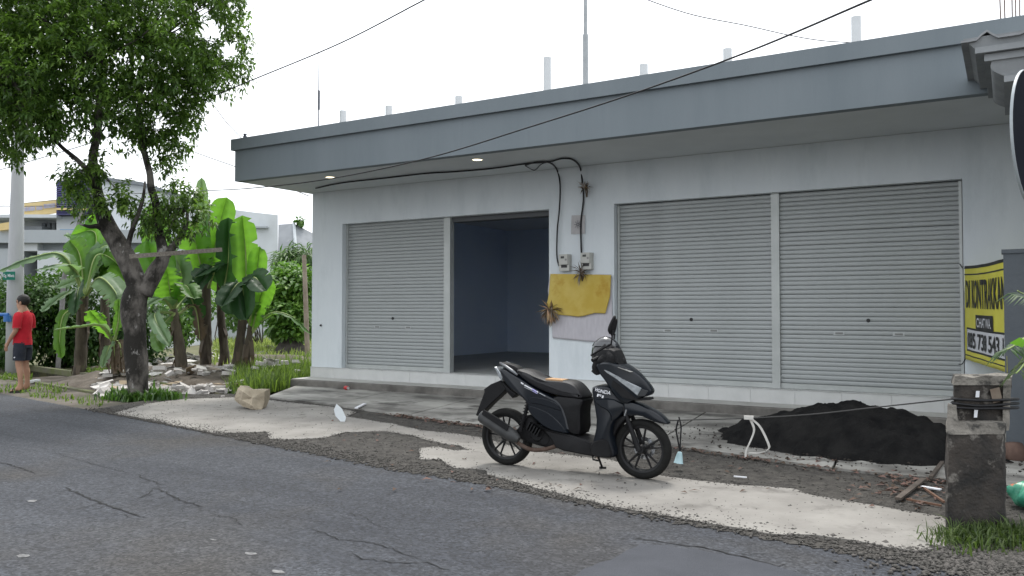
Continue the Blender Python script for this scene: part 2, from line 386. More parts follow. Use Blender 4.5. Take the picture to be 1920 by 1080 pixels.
for (x, y, r) in [(60,940,.04),(42,1043,.035),(470,1039,.03),(522,1073,.032),(400,1013,.015)]:
    p = G(x, y); m = MB(); n = 14; sx = random.uniform(1.2,1.9)
    m.sheet([(p[0]+math.cos(i*2*math.pi/n)*r*sx*random.uniform(.6,1.1), p[1]+math.sin(i*2*math.pi/n)*r*random.uniform(.5,1.1)) for i in range(n)], .0035)
    m.build('paint_spot', M('paint_spot', (.24,.24,.24), (.10,.10,.10), 30, .9), road_obj)
# loose stones along the verge: uncountable
def pebbles(name, pts, rs, mat, label):
    oct_v = np.array([[1,0,0],[-1,0,0],[0,1,0],[0,-1,0],[0,0,1],[0,0,-1.]]); oct_f = np.array([[0,2,4],[2,1,4],[1,3,4],[3,0,4],[2,0,5],[1,2,5],[3,1,5],[0,3,5]])
    n = len(pts); v = np.array(pts)[:,None,:] + oct_v[None]*np.array(rs)[:,None,None]*RNG.uniform(.5,1.2,(n,6,1))*np.array([1,1,.6])
    f = (np.arange(n)[:,None,None]*6 + oct_f[None]).reshape(-1,3)
    return stuff(npmesh(name, v.reshape(-1,3), f, mat, var=np.repeat(RNG.uniform(0,1,n),6), smooth=False), label, 'gravel')
m_peb = M('pebble', (.07,.066,.059), var=True, rough=.9)
pp = []; rr = []
verge_poly = [(p[0], p[1]-.05) for p in near] + [(3.4,7.6)] + ap_edge[::-1] + [(-12,9.2)]
for x, y in scatter(verge_poly, 9000): pp.append((x, y, .006)); rr.append(abs(random.gauss(.006,.005))+.003)
for i in range(5200):                               # thicker on the frayed road edge
    k = random.randrange(len(near)); x, y = near[k]; pp.append((x+random.gauss(0,.12), y+abs(random.gauss(0,.16))-.02, .008)); rr.append(abs(random.gauss(.008,.006))+.004)
for i in range(2600):
    q = G(1925-abs(random.gauss(0,120)), 1024+abs(random.gauss(0,30))); pp.append((q[0], q[1], .008)); rr.append(abs(random.gauss(.009,.006))+.004)
for i in range(4200):
    x, y = cp[random.randrange(len(cp))]; pp.append((x+random.gauss(0,.032), y+random.gauss(0,.032), .012)); rr.append(abs(random.gauss(.004,.004))+.002)
pebbles('gravel', pp, rr, m_peb, 'loose grey gravel scattered between road and shop apron')
m_grit = M('grit', (.035,.03,.025), var=True, rough=.95)
gp = []
for x, y in scatter(cp, 420): gp.append((x, y, .013))
pebbles('grit', gp, [abs(random.gauss(.003,.003))+.0015 for _ in gp], m_grit, 'dark grit specks lying on the cream concrete strip')

# =================================================================== SHOP BUILDING
D = 11.64; XL, XR = -11.53, 2.6; SOF = 3.715; FY = 9.87
m_wall = M('white_wall', (.615,.66,.69), (.66,.705,.73), 1.6, .85, .15, 30, c3=(.54,.59,.615), s3=1.5, r3=(.5,.72), stretch=(1.4,1.4,.4))
m_fascia = M('grey_fascia', (.158,.188,.207), (.18,.21,.229), .9, .7, .12, 40, c3=(.152,.182,.203), s3=2.2, r3=(.54,.78), stretch=(1.6,1,.22))
m_plinth = M('plinth_tile', (.50,.51,.50), (.58,.585,.575), 3, .6, .1, 60, c3=(.40,.40,.38), s3=5, r3=(.58,.75))
m_step = M('step_concrete', (.09,.085,.078), (.19,.18,.165), 2.5, .9, .5, 40)
m_shut = M('shutter_metal', (.33,.35,.35), (.375,.395,.395), 1.3, .52, .03, 20, metal=.25, spec=.4, stretch=(.5,1,3), c3=(.285,.30,.30), s3=2.2, r3=(.52,.72))
m_rail = M('shutter_rail', (.40,.42,.41), (.46,.48,.47), 3, .45, metal=.35)
m_int = M('interior_blue', (.66,.76,.92), (.69,.79,.93), 1.5, .8, .05, 30)
shop = thing('shop_building', 'white single-storey shop with grey flat roof fascia and three roller shutters', 'shop', (XL, D, 0))
A0, A1, B0, B1, OZ0, OZ1 = -10.76, -6.335, -5.2, -.5, .37, 3.075
wl = MB()
for x0, x1, z0, z1 in [(XL,A0,.37,SOF), (A1,B0,.37,SOF), (B1,XR,.37,SOF), (A0,A1,OZ1,SOF), (B0,B1,OZ1+.01,SOF)]: wl.box((x0,D,z0), (x1,D+.22,z1))
wl.build('wall', m_wall, shop)
sw = MB(); sw.box((XL,D+.22,0), (XL+.14,19,SOF)); sw.build('side_wall', m_wall, shop)
sw = MB(); sw.box((XL,19,0), (XR,19.15,SOF)); sw.box((XR-.14,D+.22,0), (XR,19,SOF)); sw.build('rear_wall', m_wall, shop)
iw = MB(); iw.box((XL+.141,D+.23,.37), (XL+.16,18.62,3.55)); iw.build('interior_wall', m_int, shop)
iw = MB(); iw.box((XL+.16,18.6,.37), (-5.75,18.62,3.55)); iw.build('interior_wall', m_int, shop)
iw = MB(); iw.box((-5.75,D+.23,.37), (-5.6,18.62,3.55)); iw.build('interior_wall', m_int, shop)
iw = MB(); iw.box((XL+.16,D+.221,3.08), (-5.75,D+.235,3.55)); iw.build('interior_wall', m_int, shop)
fl = MB(); fl.box((XL+.14,D+.22,0), (-5.6,18.62,.366)); fl.build('interior_floor', M('floor_tile', (.40,.41,.40), (.46,.465,.45), 2, .5), shop)
ce = MB(); ce.box((XL+.14,D+.22,3.551), (-5.6,19,3.6)); ce.build('ceiling', M('ceiling_white', (.6,.62,.65)), shop)
# plinth tiles, step slab
base = MB(); base.box((XL,D+.002,0), (XR,D+.22,.36)); base.build('foundation', m_step, shop)
x = XL; k = 0; first = None
while x < XR-.1:
    if first is None:
        t = MB(); t.box((XL+.0012,D-.028,.172), (XL+.5988,D,.368)); first = t.build('plinth_tile', m_plinth, shop)
    else:
        o = first.copy(); COL.objects.link(o); o.location.x = first.location.x + k*.6; o.location.y = random.gauss(0,.0006)
    x += .6; k += 1
cap = MB(); cap.box((XL-.004,D-.04,.3685), (XR,D+.22,.3725)); cap.build('sill', M('sill', (.46,.47,.465), (.56,.565,.55), 4, .6), shop)
st = MB(); n = 60; y0 = 11.13
vs = []; 
for i in range(n+1):
    xx = XL-.03+(XR-XL)*i/n; j = random.gauss(0,.006); vs += [(xx,y0+j,.0),(xx,y0+j*.7,.150),(xx,y0+.022+j*.5,.169),(xx,D,.171),(xx,D,0)]
fs = []
for i in range(n):
    for q in range(5): a = 5*i+q; b = 5*i+(q+1)%5; fs.append((a, b, b+5, a+5))
fs += [(0,1,2,3,4), tuple(5*n+4-q for q in range(5))]
st.add(vs, fs); st.build('step', m_step, shop)
tr = MB(); tr.box((XL-.02,y0+.03,.1715), (XR,D-.029,.1755)); tr.build('step_top', M('step_top', (.36,.355,.335), (.48,.475,.45), 2, .8, .2, 40), shop)
# fascia, soffit, roof
f = MB(); f.box((-11.65,FY,SOF), (XR,FY+.14,4.255)); f.box((-11.65,FY+.14,SOF+.12), (-11.52,19.2,4.255)); f.build('fascia', m_fascia, shop)
f = MB(); f.box((-11.70,FY-.055,4.256), (XR,FY+.16,4.452)); f.box((-11.70,FY+.16,4.256), (-11.5,19.2,4.45)); f.build('fascia_cap', m_fascia, shop)
f = MB(); f.box((-11.649,FY+.14,SOF+.003), (XR,D+.22,SOF+.12)); f.box((-11.52,D+.22,SOF+.003), (XR,19.2,SOF+.12)); f.build('soffit', M('soffit', (.53,.56,.575), (.58,.61,.625), 1.3, .85), shop)
f = MB(); f.box((-11.5,FY+.16,4.1), (XR,19.2,4.2)); f.build('roof', m_step, shop)
# roller shutters: rails and bottom bar, slats, handles
def shutter(x0, x1, hpx):
    sy = D+.13
    fr = MB(); fr.box((x0,sy-.03,OZ0+.003), (x0+.035,sy+.05,OZ1)); fr.box((x1-.035,sy-.03,OZ0+.003), (x1,sy+.05,OZ1)); fr.box((x0+.035,sy-.025,OZ0+.006), (x1-.035,sy+.03,OZ0+.075))
    sh = fr.build('roller_shutter', m_rail, shop)
    n = 43; p = (OZ1-OZ0-.078)/n; s = MB(); L0, L1 = x0+.034, x1-.034
    prof = [(.006,0),(-.003,.004),(-.008,p*.3),(-.008,p*.65),(-.003,p*.94),(.006,p-.001)]
    s.add([(L0,sy+a,OZ0+.077+b) for a, b in prof] + [(L1,sy+a,OZ0+.077+b) for a, b in prof], [(i,i+1,i+7,i+6) for i in range(5)] + [(5,0,6,11), (0,5,4,3,2,1), (6,7,8,9,10,11)])
    so_ = s.build('slat', m_shut, sh)
    for i in range(1, n):
        o = so_.copy(); COL.objects.link(o); o.location.z = so_.location.z + i*p; o.location.y = so_.location.y + random.gauss(0,.0008); o.rotation_euler.x = random.gauss(0,.006)
    for kind, px, py in hpx:
        c_ = PY(px, py, sy-.011); h = MB()
        if kind == 'lock': h.lathe([(.001,-.004),(.024,-.004),(.026,.0),(.026,.012)], c_, (0,1,0), 14); h.build('lock', M('black_plastic', (.012,.012,.013), rough=.4), sh)
        else:
            h.box((c_[0]-.07,sy-.0125,c_[2]-.024), (c_[0]+.07,sy-.0095,c_[2]+.024)); pl = h.build('handle', M('handle_plate', (.42,.44,.44), metal=.3, rough=.45), sh)
            q = MB(); q.box((c_[0]-.045,sy-.0155,c_[2]-.014), (c_[0]+.05,sy-.0128,c_[2]+.014)); q.build('grip_hole', M('grip_hole', (.2,.205,.2), rough=.5), sh)
shutter(A0+.01, -8.345, [('lock',736,597),('h',707,613),('h',765,614)])
shutter(B0+.012, -2.80, [('lock',1296,599),('h',1252,620),('h',1338,620)])
shutter(-2.80+.002, B1-.012, [('lock',1628,601),('h',1573,625),('h',1685,627)])
po = MB(); po.box((-8.47,D+.08,.374), (-8.335,D+.20,OZ1)); po.build('mullion', m_rail, shop)
po = MB(); po.box((-2.855,D+.075,.374), (-2.745,D+.20,OZ1+.008)); po.build('mullion', m_rail, shop)
bx = MB(); bx.box((-8.334,D+.14,2.99), (A1,D+.34,OZ1-.002)); bx.build('shutter_box', M('shutter_box', (.08,.085,.09), rough=.6), shop)
# pipes on the roof
for px, top in [(643,208),(729,199),(860,181),(1026,108),(1207,121),(1364,92),(1605,32)]:
    t = PY(px, top, 10.35); m = MB(); m.lathe([(.001,4.19),(.056,4.19),(.056,t[2]),(.046,t[2]),(.046,t[2]-.1),(.001,t[2]-.1)], (t[0],t[1],0), (0,0,1), 16)
    m.build('roof_pipe', M('pvc', (.62,.64,.65), (.66,.68,.69), 6, .45), shop, smooth=40)
for px, py in [(619,332),(895,299)]:
    p = G(px, py, SOF); m = MB(); m.lathe([(.001,0),(.085,0),(.095,-.006),(.082,-.012),(.075,-.004)], (p[0],p[1],SOF+.003), (0,0,1), 24)
    dl = m.build('downlight', M('lamp_ring', (.7,.68,.62), rough=.3, metal=.3), shop)
    m = MB(); m.lathe([(.001,-.008),(.074,-.006)], (p[0],p[1],SOF+.003), (0,0,1), 20); m.build('lamp_lens', M('lamp_lit', (1,.9,.62), emit=2.6), dl)
nl = PY(602,610,D); m = MB(); m.lathe([(.001,-.02),(.02,-.02),(.022,0)], nl, (0,1,0), 10); m.build('bolt', MATS['black_plastic'], shop)
ant = MB(); a = PY(598,235,10.9); t = PY(596,50,10.9); ant.tube([(a[0],a[1],4.2), t], [.012,.005], 6); q = PY(598,180,10.9); ant.tube([(q[0],q[1],q[2]-.25),(q[0],q[1],q[2]+.1)], .02, 8)
tag(ant.build('antenna_rod', M('dark_steel', (.10,.11,.13), rough=.5, metal=.4)), 'thin antenna rod above the left end of the shop roof', 'antenna')
ant = MB(); a = PY(1098,160,10.6); ant.tube([(a[0],a[1],4.2),(a[0],a[1],8.5)], .028, 10); ant.tube([(a[0],a[1],4.2),(a[0],a[1],5.4)], .04, 10)
tag(ant.build('roof_pole', M('galvanised', (.30,.32,.33), (.38,.4,.41), 8, .5, metal=.5)), 'tall galvanised pole rising from the middle of the shop roof', 'pole')
for i, (px, lean) in enumerate([(1878,-.06),(1885,-.03),(1898,0),(1904,.02),(1911,.03)]):
    b = PY(px, 30, 10.2); m = MB(); m.tube([(b[0],b[1],4.18),(b[0]+lean*.3,b[1],4.85+.2*random.random()),(b[0]+lean,b[1],5.3)], .007, 6)
    tag(m.build('rebar', M('rusty_steel', (.14,.09,.07), (.2,.17,.15), 20, .8)), 'rusty rebar stub sticking up from the shop roof near the corrugated eave', 'rebar', 'rebar stubs at the right end of the roof')
# --- things fixed on the wall between the openings
m_black = M('black_cable', (.012,.012,.014), rough=.55)
def spl(pts, n=8):
    P = [np.array(p) for p in pts]; P = [2*P[0]-P[1]] + P + [2*P[-1]-P[-2]]; out = []
    for i in range(1, len(P)-2):
        for j in range(n):
            t = j/n; out.append(.5*((2*P[i])+(-P[i-1]+P[i+1])*t+(2*P[i-1]-5*P[i]+4*P[i+1]-P[i+2])*t*t+(-P[i-1]+3*P[i]-3*P[i+1]+P[i+2])*t**3))
    out.append(P[-2]); return out
def wallpts(pts, off=.03):
    out = []
    for x, y in pts:
        p = PY(x, y, D-off); out.append(G(x, y, SOF-.02) if p[2] > SOF-.03 else p)
    return out
cb = MB(); cb.tube(spl(wallpts([(592,353),(640,343),(720,334),(800,325),(850,322),(920,316),(985,307),(1030,303),(1055,297),(1075,300),(1088,315),(1092,345),(1094,375),(1089,420),(1090,470),(1092,482)])), .014, 8)
tag(cb.build('power_cable', m_black, smooth=True), 'long black cable along the eave down to the right electricity meter', 'cable')
cb = MB(); cb.tube(spl(wallpts([(985,310),(1005,304),(1030,305),(1044,318),(1050,345),(1049,390),(1045,430),(1044,475),(1047,495),(1052,503)], .05)), .012, 8)
cb.tube(spl(wallpts([(985,311),(1002,319),(1015,308),(1030,303)], .06)), .008, 6)
tag(cb.build('power_cable', m_black, smooth=True), 'short black cable bending down to the left electricity meter', 'cable')
m_met = M('meter_plastic', (.42,.42,.39), (.47,.47,.44), 10, .5)
for (px, py, lab) in [(1058,492,'grey electricity meter left of the other, above the yellow cloth'), (1099,489,'grey electricity meter right of the other, beside dried sprigs')]:
    c0 = PY(px, py, D-.07); t = thing('electricity_meter', lab, 'meter', c0, 'electricity meters on the shop wall'); X, Y_, Z_ = c0
    m = MB(); m.prism([(X-.075,Y_-.045),(X+.075,Y_-.045),(X+.095,Y_+.01),(X+.095,Y_+.07),(X-.095,Y_+.07),(X-.095,Y_+.01)], Z_-.035, Z_+.125); m.build('case', m_met, t)
    m = MB(); m.box((X-.085,Y_-.02,Z_-.135), (X+.095,Y_+.07,Z_-.036)); m.build('terminal_cover', m_met, t)
    m = MB(); m.box((X-.04,Y_-.048,Z_+.06), (X+.02,Y_-.044,Z_+.095)); m.build('display', M('meter_display', (.03,.035,.03), rough=.2), t)
    m = MB(); m.box((X-.045,Y_-.023,Z_-.085), (X+.06,Y_-.0205,Z_-.04)); m.build('label_plate', MATS['black_plastic'], t)
    m = MB(); m.lathe([(.001,-.002),(.018,-.002),(.02,.004)], (X+.05,Y_-.046,Z_+.04), (0,1,0), 10); m.build('button', M('meter_button', (.25,.25,.24)), t)
# paper charm
pc = [PY(x, y, D-.012) for x, y in [(1072,404),(1097,403),(1097,438),(1071,439)]]
t = thing('paper_charm', 'square of faded grey paper with a star drawing on the wall', 'paper', pc[3])
m = MB(); nx = 8; vs = []; fs = []
for j in range(nx+1):
    for i in range(nx+1):
        u, v = i/nx, j/nx; p = (pc[3]*(1-u)+pc[2]*u)*(1-v)+(pc[0]*(1-u)+pc[1]*u)*v; vs.append((p[0], p[1]-.006*math.sin(u*7+v*3)-.004, p[2]))
for j in range(nx):
    for i in range(nx): a = j*(nx+1)+i; fs.append((a,a+1,a+nx+2,a+nx+1))
m.add(vs, fs); m.build('sheet', M('old_paper', (.40,.39,.40), (.47,.46,.46), 9, .9), t, smooth=True)
m = MB(); cc = (pc[0]+pc[1]+pc[2]+pc[3])/4
for k in range(8):
    a = k*math.pi/4; m.tube([(cc[0]+math.cos(a)*.02,D-.030,cc[2]+math.sin(a)*.02),(cc[0]+math.cos(a)*.065,D-.030,cc[2]+math.sin(a)*.065)], .004, 4)
m.lathe([(.014,-.001),(.02,-.003),(.026,-.001)], (cc[0],D-.028,cc[2]), (0,1,0), 12); m.build('star_drawing', M('faded_ink', (.2,.2,.21)), t)
# cloths: yellow in front of white
def cloth(name, lt, rt_, topf, botf, off, mat, label, rip, thick=.004):
    nu, nv = 48, 28; m = MB(); vs = []; fs = []
    for s_ in (0, 1):
        for j in range(nv+1):
            v = j/nv
            for i in range(nu+1):
                u = i/nu; px = lt(v)*(1-u)+rt_(v)*u; py = topf(u)*(1-v)+botf(u)*v
                o = off + rip*(.35+.65*v)*(math.sin(u*23+1.5*v)+.5*math.sin(u*41+3*v+1)) + (thick if s_ else 0)
                vs.append(PY(px, py, D-o))
    N1 = (nu+1)*(nv+1)
    for s_ in (0, 1):
        for j in range(nv):
            for i in range(nu): a = s_*N1+j*(nu+1)+i; fs.append((a,a+1,a+nu+2,a+nu+1))
    for i in range(nu):
        fs.append((i,i+1,N1+i+1,N1+i)); b = nv*(nu+1)+i; fs.append((b,b+1,N1+b+1,N1+b))
    for j in range(nv):
        a = j*(nu+1); fs.append((a,a+nu+1,N1+a+nu+1,N1+a)); b = a+nu; fs.append((b,b+nu+1,N1+b+nu+1,N1+b))
    m.add(vs, fs); return tag(m.build(name, mat, smooth=True), label, 'cloth')
li = lambda pts: (lambda t: float(np.interp(t, [p[0] for p in pts], [p[1] for p in pts])))
cloth('white_cloth', li([(0,1031),(.25,1027),(.6,1034),(1,1036)]), li([(0,1146),(1,1150)]), lambda u: 514.5, li([(0,634),(.1,635),(.3,637),(.65,641),(1,641)]), .022, M('white_cloth', (.44,.425,.455), (.50,.485,.515), 5, .95, .1, 200, stretch=(6,1,1)), 'pale white cloth hanging behind the yellow cloth on the wall', .004)
cloth('yellow_cloth', li([(0,1032),(.5,1029),(.75,1025),(1,1036)]), li([(0,1146),(.55,1144),(1,1135)]), li([(0,513.5),(.5,514),(1,515.5)]), li([(0,589),(.3,592),(.5,594),(.62,592),(.8,587),(1,588)]), .055, M('yellow_cloth', (.47,.34,.065), (.56,.44,.13), 2.2, .95, .1, 200, c3=(.36,.20,.02), s3=2.3, r3=(.56,.75)), 'faded mustard yellow cloth hanging under the electricity meters', .0045)
# dried offerings
def sprig(name, label, px, py, n, L, cols, spread=1.0, down=False, stem=None):
    b = PY(px, py, D-.09); t = thing(name, label, 'dried offering', b)
    for ci, cmat in enumerate(cols):
        k = n//len(cols); pos = np.tile(b, (k,1)) + RNG.normal(0,.018,(k,3)); dirs = RNG.normal(0,1,(k,3))*np.array([1,.5,1])*spread + np.array([0,-.25,(-1.2 if down else .3)])
        v, f_ = leaves(pos, dirs, RNG.uniform(.5,1.1,k)*L, RNG.uniform(.08,.2,k)*L*.6, .1, .4); npmesh('dried_leaf', v, f_, cmat, t, RNG.uniform(0,1,len(v)))
    m = MB(); e = b + np.array([.0,.045,(.12 if down else -.13)]); m.tube([tuple(b+np.array([0,0,.03 if not down else 0])), tuple((b+e)/2+np.array([.01,0,0])), tuple(e)], [.03,.022,.012], 8); m.build('stem', M('dry_stem', (.05,.035,.02), (.10,.07,.04), 20, .9), t)
dl1 = M('dry_leaf_tan', (.42,.30,.17), var=True, rough=.9, trans=.2); dl2 = M('dry_leaf_dark', (.10,.075,.05), var=True, rough=.9); dl3 = M('dry_leaf_grey', (.30,.27,.24), var=True, rough=.9)
sprig('dried_offering', 'small dried sprig nest tied high on the right cable', 1098, 353, 46, .14, [dl2, dl3, dl1], .9)
sprig('dried_offering', 'brown dried sprig sticking out above the middle of the yellow cloth', 1090, 512, 40, .20, [dl2, dl2, dl3], .7)
sprig('dried_offering', 'bunch of pale dried leaves hanging at the lower left of the yellow cloth', 1032, 580, 120, .26, [dl1, dl3, dl1, dl2], .8, True)
# =================================================================== STREET TREE
m_bark = M('bark', (.020,.018,.015), (.13,.118,.105), 2.6, .95, 1.0, 26, ramp=(.46,.58), c3=(.25,.24,.225), s3=7, r3=(.60,.66), stretch=(1,1,.6))
m_leaf = M('tree_leaf', (.072,.140,.028), var=True, rough=.38, spec=.5, trans=.34, tcol=(.22,.40,.05))
TD = 13.59
tb = G(262,748); tree = thing('street_tree', 'leafy street tree with forked grey trunk beside the rubble', 'tree', tb)
def limb(pts, rads, name, mat, parent, n=12, lump=.0):
    P = spl([PD(x, y, d) for x, y, d in pts], 5); k = len(P); r = np.interp(np.linspace(0, len(rads)-1, k), range(len(rads)), rads)
    m = MB(); m.tube(P, r, n)
    if lump: m.v = [tuple(np.array(v)+np.array([noise3(v,3),noise3((v[1],v[2],v[0]),3),0])*lump) for v in m.v]
    return m.build(name, mat, parent, smooth=True)
px2 = TD/FPX
limb([(263,757,TD),(261,735,TD),(258,690,TD),(254,640,TD),(250,595,TD),(254,555,TD),(260,535,TD)], [.24,.185,.172,.172,.18,.205,.17], 'trunk', m_bark, tree, 18, .05)
limb([(262,560,TD),(248,505,TD),(225,465,TD),(203,425,TD),(190,385,TD),(180,345,TD-.1),(174,300,TD-.2),(180,262,TD-.3),(185,200,TD-.4),(190,110,TD-.4)], [.17,.16,.15,.135,.105,.08,.068,.06,.05,.03], 'limb', m_bark, tree, 12, .03)
limb([(268,550,TD),(292,510,TD+.05),(306,482,TD+.1),(300,445,TD+.15),(294,400,TD+.2),(286,355,TD+.2),(277,310,TD+.2),(263,262,TD+.2),(262,190,TD+.2),(275,90,TD+.2)], [.16,.125,.10,.075,.065,.06,.055,.05,.04,.02], 'limb', m_bark, tree, 12, .03)
limb([(304,488,TD+.1),(330,455,TD+.2),(348,425,TD+.3),(352,390,TD+.4)], [.08,.06,.04,.02], 'limb', m_bark, tree, 8)
limb([(236,482,TD),(245,440,TD-.1),(258,405,TD-.15),(268,372,TD-.2),(272,340,TD-.2)], [.05,.04,.035,.028,.015], 'limb', m_bark, tree, 8)
limb([(182,352,TD-.1),(165,322,TD-.2),(145,300,TD-.3),(110,270,TD-.5),(70,220,TD-.8)], [.06,.048,.04,.03,.015], 'limb', m_bark, tree, 8)
limb([(205,440,TD),(185,425,TD-.2),(168,425,TD-.4),(150,420,TD-.5)], [.06,.045,.03,.015], 'limb', m_bark, tree, 8)
# crown: whorls of drooping leaves filling overlapping lobes (pixel centre, pixel radii, depth offset)
lobes = [(215,70,190,115,0,1.5),(90,90,150,120,-.5,1.4),(330,110,105,105,.2,1.2),(400,60,75,85,.4,.9),(20,150,120,130,-.4,1.3),(150,185,150,85,-.2,1.2),(270,190,115,70,.2,1.0),(60,225,95,65,-.6,.9),
         (215,-40,250,100,0,1.6),(40,-40,160,110,-.4,1.3),(400,-30,70,90,.3,.9),(-90,90,140,190,-.5,1.3),(375,150,75,55,.3,.8),(300,250,70,32,.2,.6),(340,220,45,45,.3,.5),(440,110,32,70,.5,.5)]
small = [(150,325,55,25,-.4,.4),(140,355,30,40,-.4,.35),(315,395,60,50,.3,.6),(345,370,45,45,.35,.5),(275,410,30,40,0,.35),(330,430,55,25,.3,.45),(165,385,40,30,-.3,.4),(230,375,38,45,-.2,.4),(310,300,40,35,.2,.4),(25,290,40,25,-.6,.4),(340,280,30,20,.3,.3),(250,265,45,20,.2,.4),(385,405,20,25,.4,.3),(185,310,25,30,-.3,.3)]
cp_, cd_ = [], []
def fill(lst, dens, shell):
    for (x, y, rx, ry, dz, rd_) in lst:
        n = int(dens*rx*ry)
        for _ in range(n):
            u = RNG.normal(0,1,3); u /= np.linalg.norm(u); r = random.random()**shell
            q = PD(x+u[0]*rx*r, y-u[1]*ry*r, TD+dz+u[2]*rd_*r); cp_.append(q); cd_.append(RT*u[0]*.8+np.array([0,0,u[1]*.8])+FW*u[2]*.8)
fill(lobes, .028, .45); nb = len(cp_); fill(small, .024, .6)
cpn = np.array(cp_); cdn = np.array(cd_); K = 11
keep = np.ones(len(cpn), bool)
for gx, gy, gr in [(395,55,16),(330,55,9),(300,225,10),(232,105,10),(430,95,13),(120,200,8),(380,20,12)]:      # sky gaps
    v = cpn - CAM; dep = v @ F3; X = 960+FPX*(v @ RT)/dep; Yp = 540-FPX*(v @ UP)/dep; keep &= (X-gx)**2+(Yp-gy)**2 > gr**2*2.2
cpn, cdn = cpn[keep], cdn[keep]
n = len(cpn); pos = np.repeat(cpn, K, 0) + RNG.normal(0,.045,(n*K,3)); a = RNG.uniform(0,2*math.pi,n*K)
dirs = np.stack([np.cos(a), np.sin(a), RNG.uniform(-1.1,.35,n*K)], 1) + np.repeat(cdn, K, 0)*.5
vv, ff = leaves(pos, dirs, RNG.uniform(.08,.15,n*K), RNG.uniform(.016,.027,n*K), .28, .35)
cv = np.clip(np.repeat(np.repeat(RNG.normal(.40,.24,n), K) + RNG.normal(0,.16,n*K) + .30*np.repeat(cdn[:,2],K), 5), 0, 1.3)  # upward-facing clusters lighter: light from above painted into the leaf colour
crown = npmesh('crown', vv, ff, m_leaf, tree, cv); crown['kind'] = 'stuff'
tw = MB()
ends = [PD(190,110,TD-.4), PD(262,190,TD+.2), PD(180,262,TD-.3), PD(110,270,TD-.5), PD(275,90,TD+.2), PD(70,220,TD-.8), PD(263,262,TD+.2), PD(174,300,TD-.2), PD(352,390,TD+.4)]
for i in range(150):
    q = cpn[random.randrange(len(cpn))]; e = min(ends, key=lambda p: np.linalg.norm(p-q)); mid = (q+e)/2 + RNG.normal(0,.08,3) + np.array([0,0,.08]); tw.tube([e, mid, q], [.022,.012,.004], 5, False)
tw.build('twigs', m_bark, tree)['kind'] = 'stuff'
pl = MB(); pa, pb = PD(243,481,TD-.25), PD(416,468,TD+.55); dv = V(pb-pa); rot = dv.normalized().to_track_quat('X','Z').to_matrix(); pl.obox((pa+pb)/2, dv.length, .045, .07, rot)
tag(pl.build('wooden_plank', M('weathered_wood', (.16,.14,.115), (.27,.245,.21), 3, .9, .5, 30, stretch=(1,12,12))), 'weathered grey plank wedged across the fork of the tree', 'plank')

# =================================================================== BANANA PLANTS
m_bst = M('banana_stem', (.035,.026,.020), (.115,.095,.068), 6, .85, .9, 20, ramp=(.35,.65), stretch=(1,1,.3), c3=(.14,.17,.05), s3=3, r3=(.62,.75))
m_brib = M('banana_rib', (.22,.30,.09), (.30,.36,.14), 4, .6)
def bleaf_mat(name, c, tc, dry=False): return M(name, c, tuple(k*1.35 for k in c), 2.2, .45, .5, 14, spec=.4, trans=.5 if not dry else .2, tcol=tc, stretch=(1,1,1))
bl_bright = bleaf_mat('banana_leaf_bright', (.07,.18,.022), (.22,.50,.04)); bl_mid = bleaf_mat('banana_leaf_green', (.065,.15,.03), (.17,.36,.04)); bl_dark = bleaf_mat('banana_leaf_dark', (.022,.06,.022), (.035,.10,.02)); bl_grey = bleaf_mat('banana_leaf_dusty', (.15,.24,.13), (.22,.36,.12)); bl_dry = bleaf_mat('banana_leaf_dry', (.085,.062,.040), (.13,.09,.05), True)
def bleaf(parent, pts, wpx, mat, face='cam', tear=.25, fold=.18, base=.12):
    P = [PD(*p) for p in pts]
    if len(P) == 2: P.insert(1, (P[0]+P[1])/2 + np.array([0,0,.05]))
    C = spl(P, 26//(len(P)-1)); n = len(C); dep = pts[1][2]; W = wpx*dep/FPX
    m = MB(); vs = []; fs = []; off = 0.0
    hint0 = -FW + np.array([0,0,.25]) if face == 'cam' else (np.array([0,0,1.]) if face == 'up' else np.array(face, float))
    per = []
    for i in range(n):
        t = i/(n-1); T = nrm(C[min(i+1,n-1)]-C[max(i-1,0)]); s = nrm(np.cross(T, hint0)); nn = nrm(np.cross(s, T))
        if t < base: wd = .02
        else: u = (t-base)/(1-base); wd = W*min(1, (u/.22)**.6 if u < .22 else 1)*(1 if u < .72 else max(.02, math.sqrt(max(0, 1-((u-.72)/.28)**2.2))))
        per.append((C[i], s, nn, T, wd))
    for sg in (-1, 1):
        toff = 0
        for i in range(n-1):
            c0, s0, n0, T0, w0 = per[i]; c1, s1, n1, T1, w1 = per[i+1]; torn = random.random() < tear*.7 and i > 4
            rp0 = .014*math.sin(i*1.9+sg)*w0/W; rp1 = .014*math.sin((i+1)*1.9+sg)*w1/W
            e0 = c0 + sg*s0*w0 + n0*(w0*fold+rp0) + T0*toff; 
            nt_ = random.uniform(.02,.06) if torn else 0
            e1 = c1 + sg*s1*w1 + n1*(w1*fold+rp1) - T1*nt_
            h0 = c0 + sg*s0*w0*.55 + n0*(w0*fold*.8+rp0*.4); h1 = c1 + sg*s1*w1*.55 + n1*(w1*fold*.8+rp1*.4)
            if torn: e1 = e1 - n1*random.uniform(-.02,.06)*1.2
            o = len(vs); vs += [c0, h0, e0, c1, h1, e1]; fs += [(o,o+1,o+4,o+3), (o+1,o+2,o+5,o+4)]; toff = nt_
    m.add(vs, fs); lf = m.build('leaf', mat, parent, smooth=True, fixn=False)
    bm = bmesh.new(); bm.from_mesh(lf.data); bmesh.ops.remove_doubles(bm, verts=bm.verts, dist=.0008); bm.to_mesh(lf.data); bm.free(); lf.data.shade_smooth()
    r = MB(); r.tube([p[0]-p[2]*.012 for p in per], [ .028*(1-i/(n-1))+.006 for i in range(n)], 6); r.build('midrib', m_brib, lf, smooth=True)
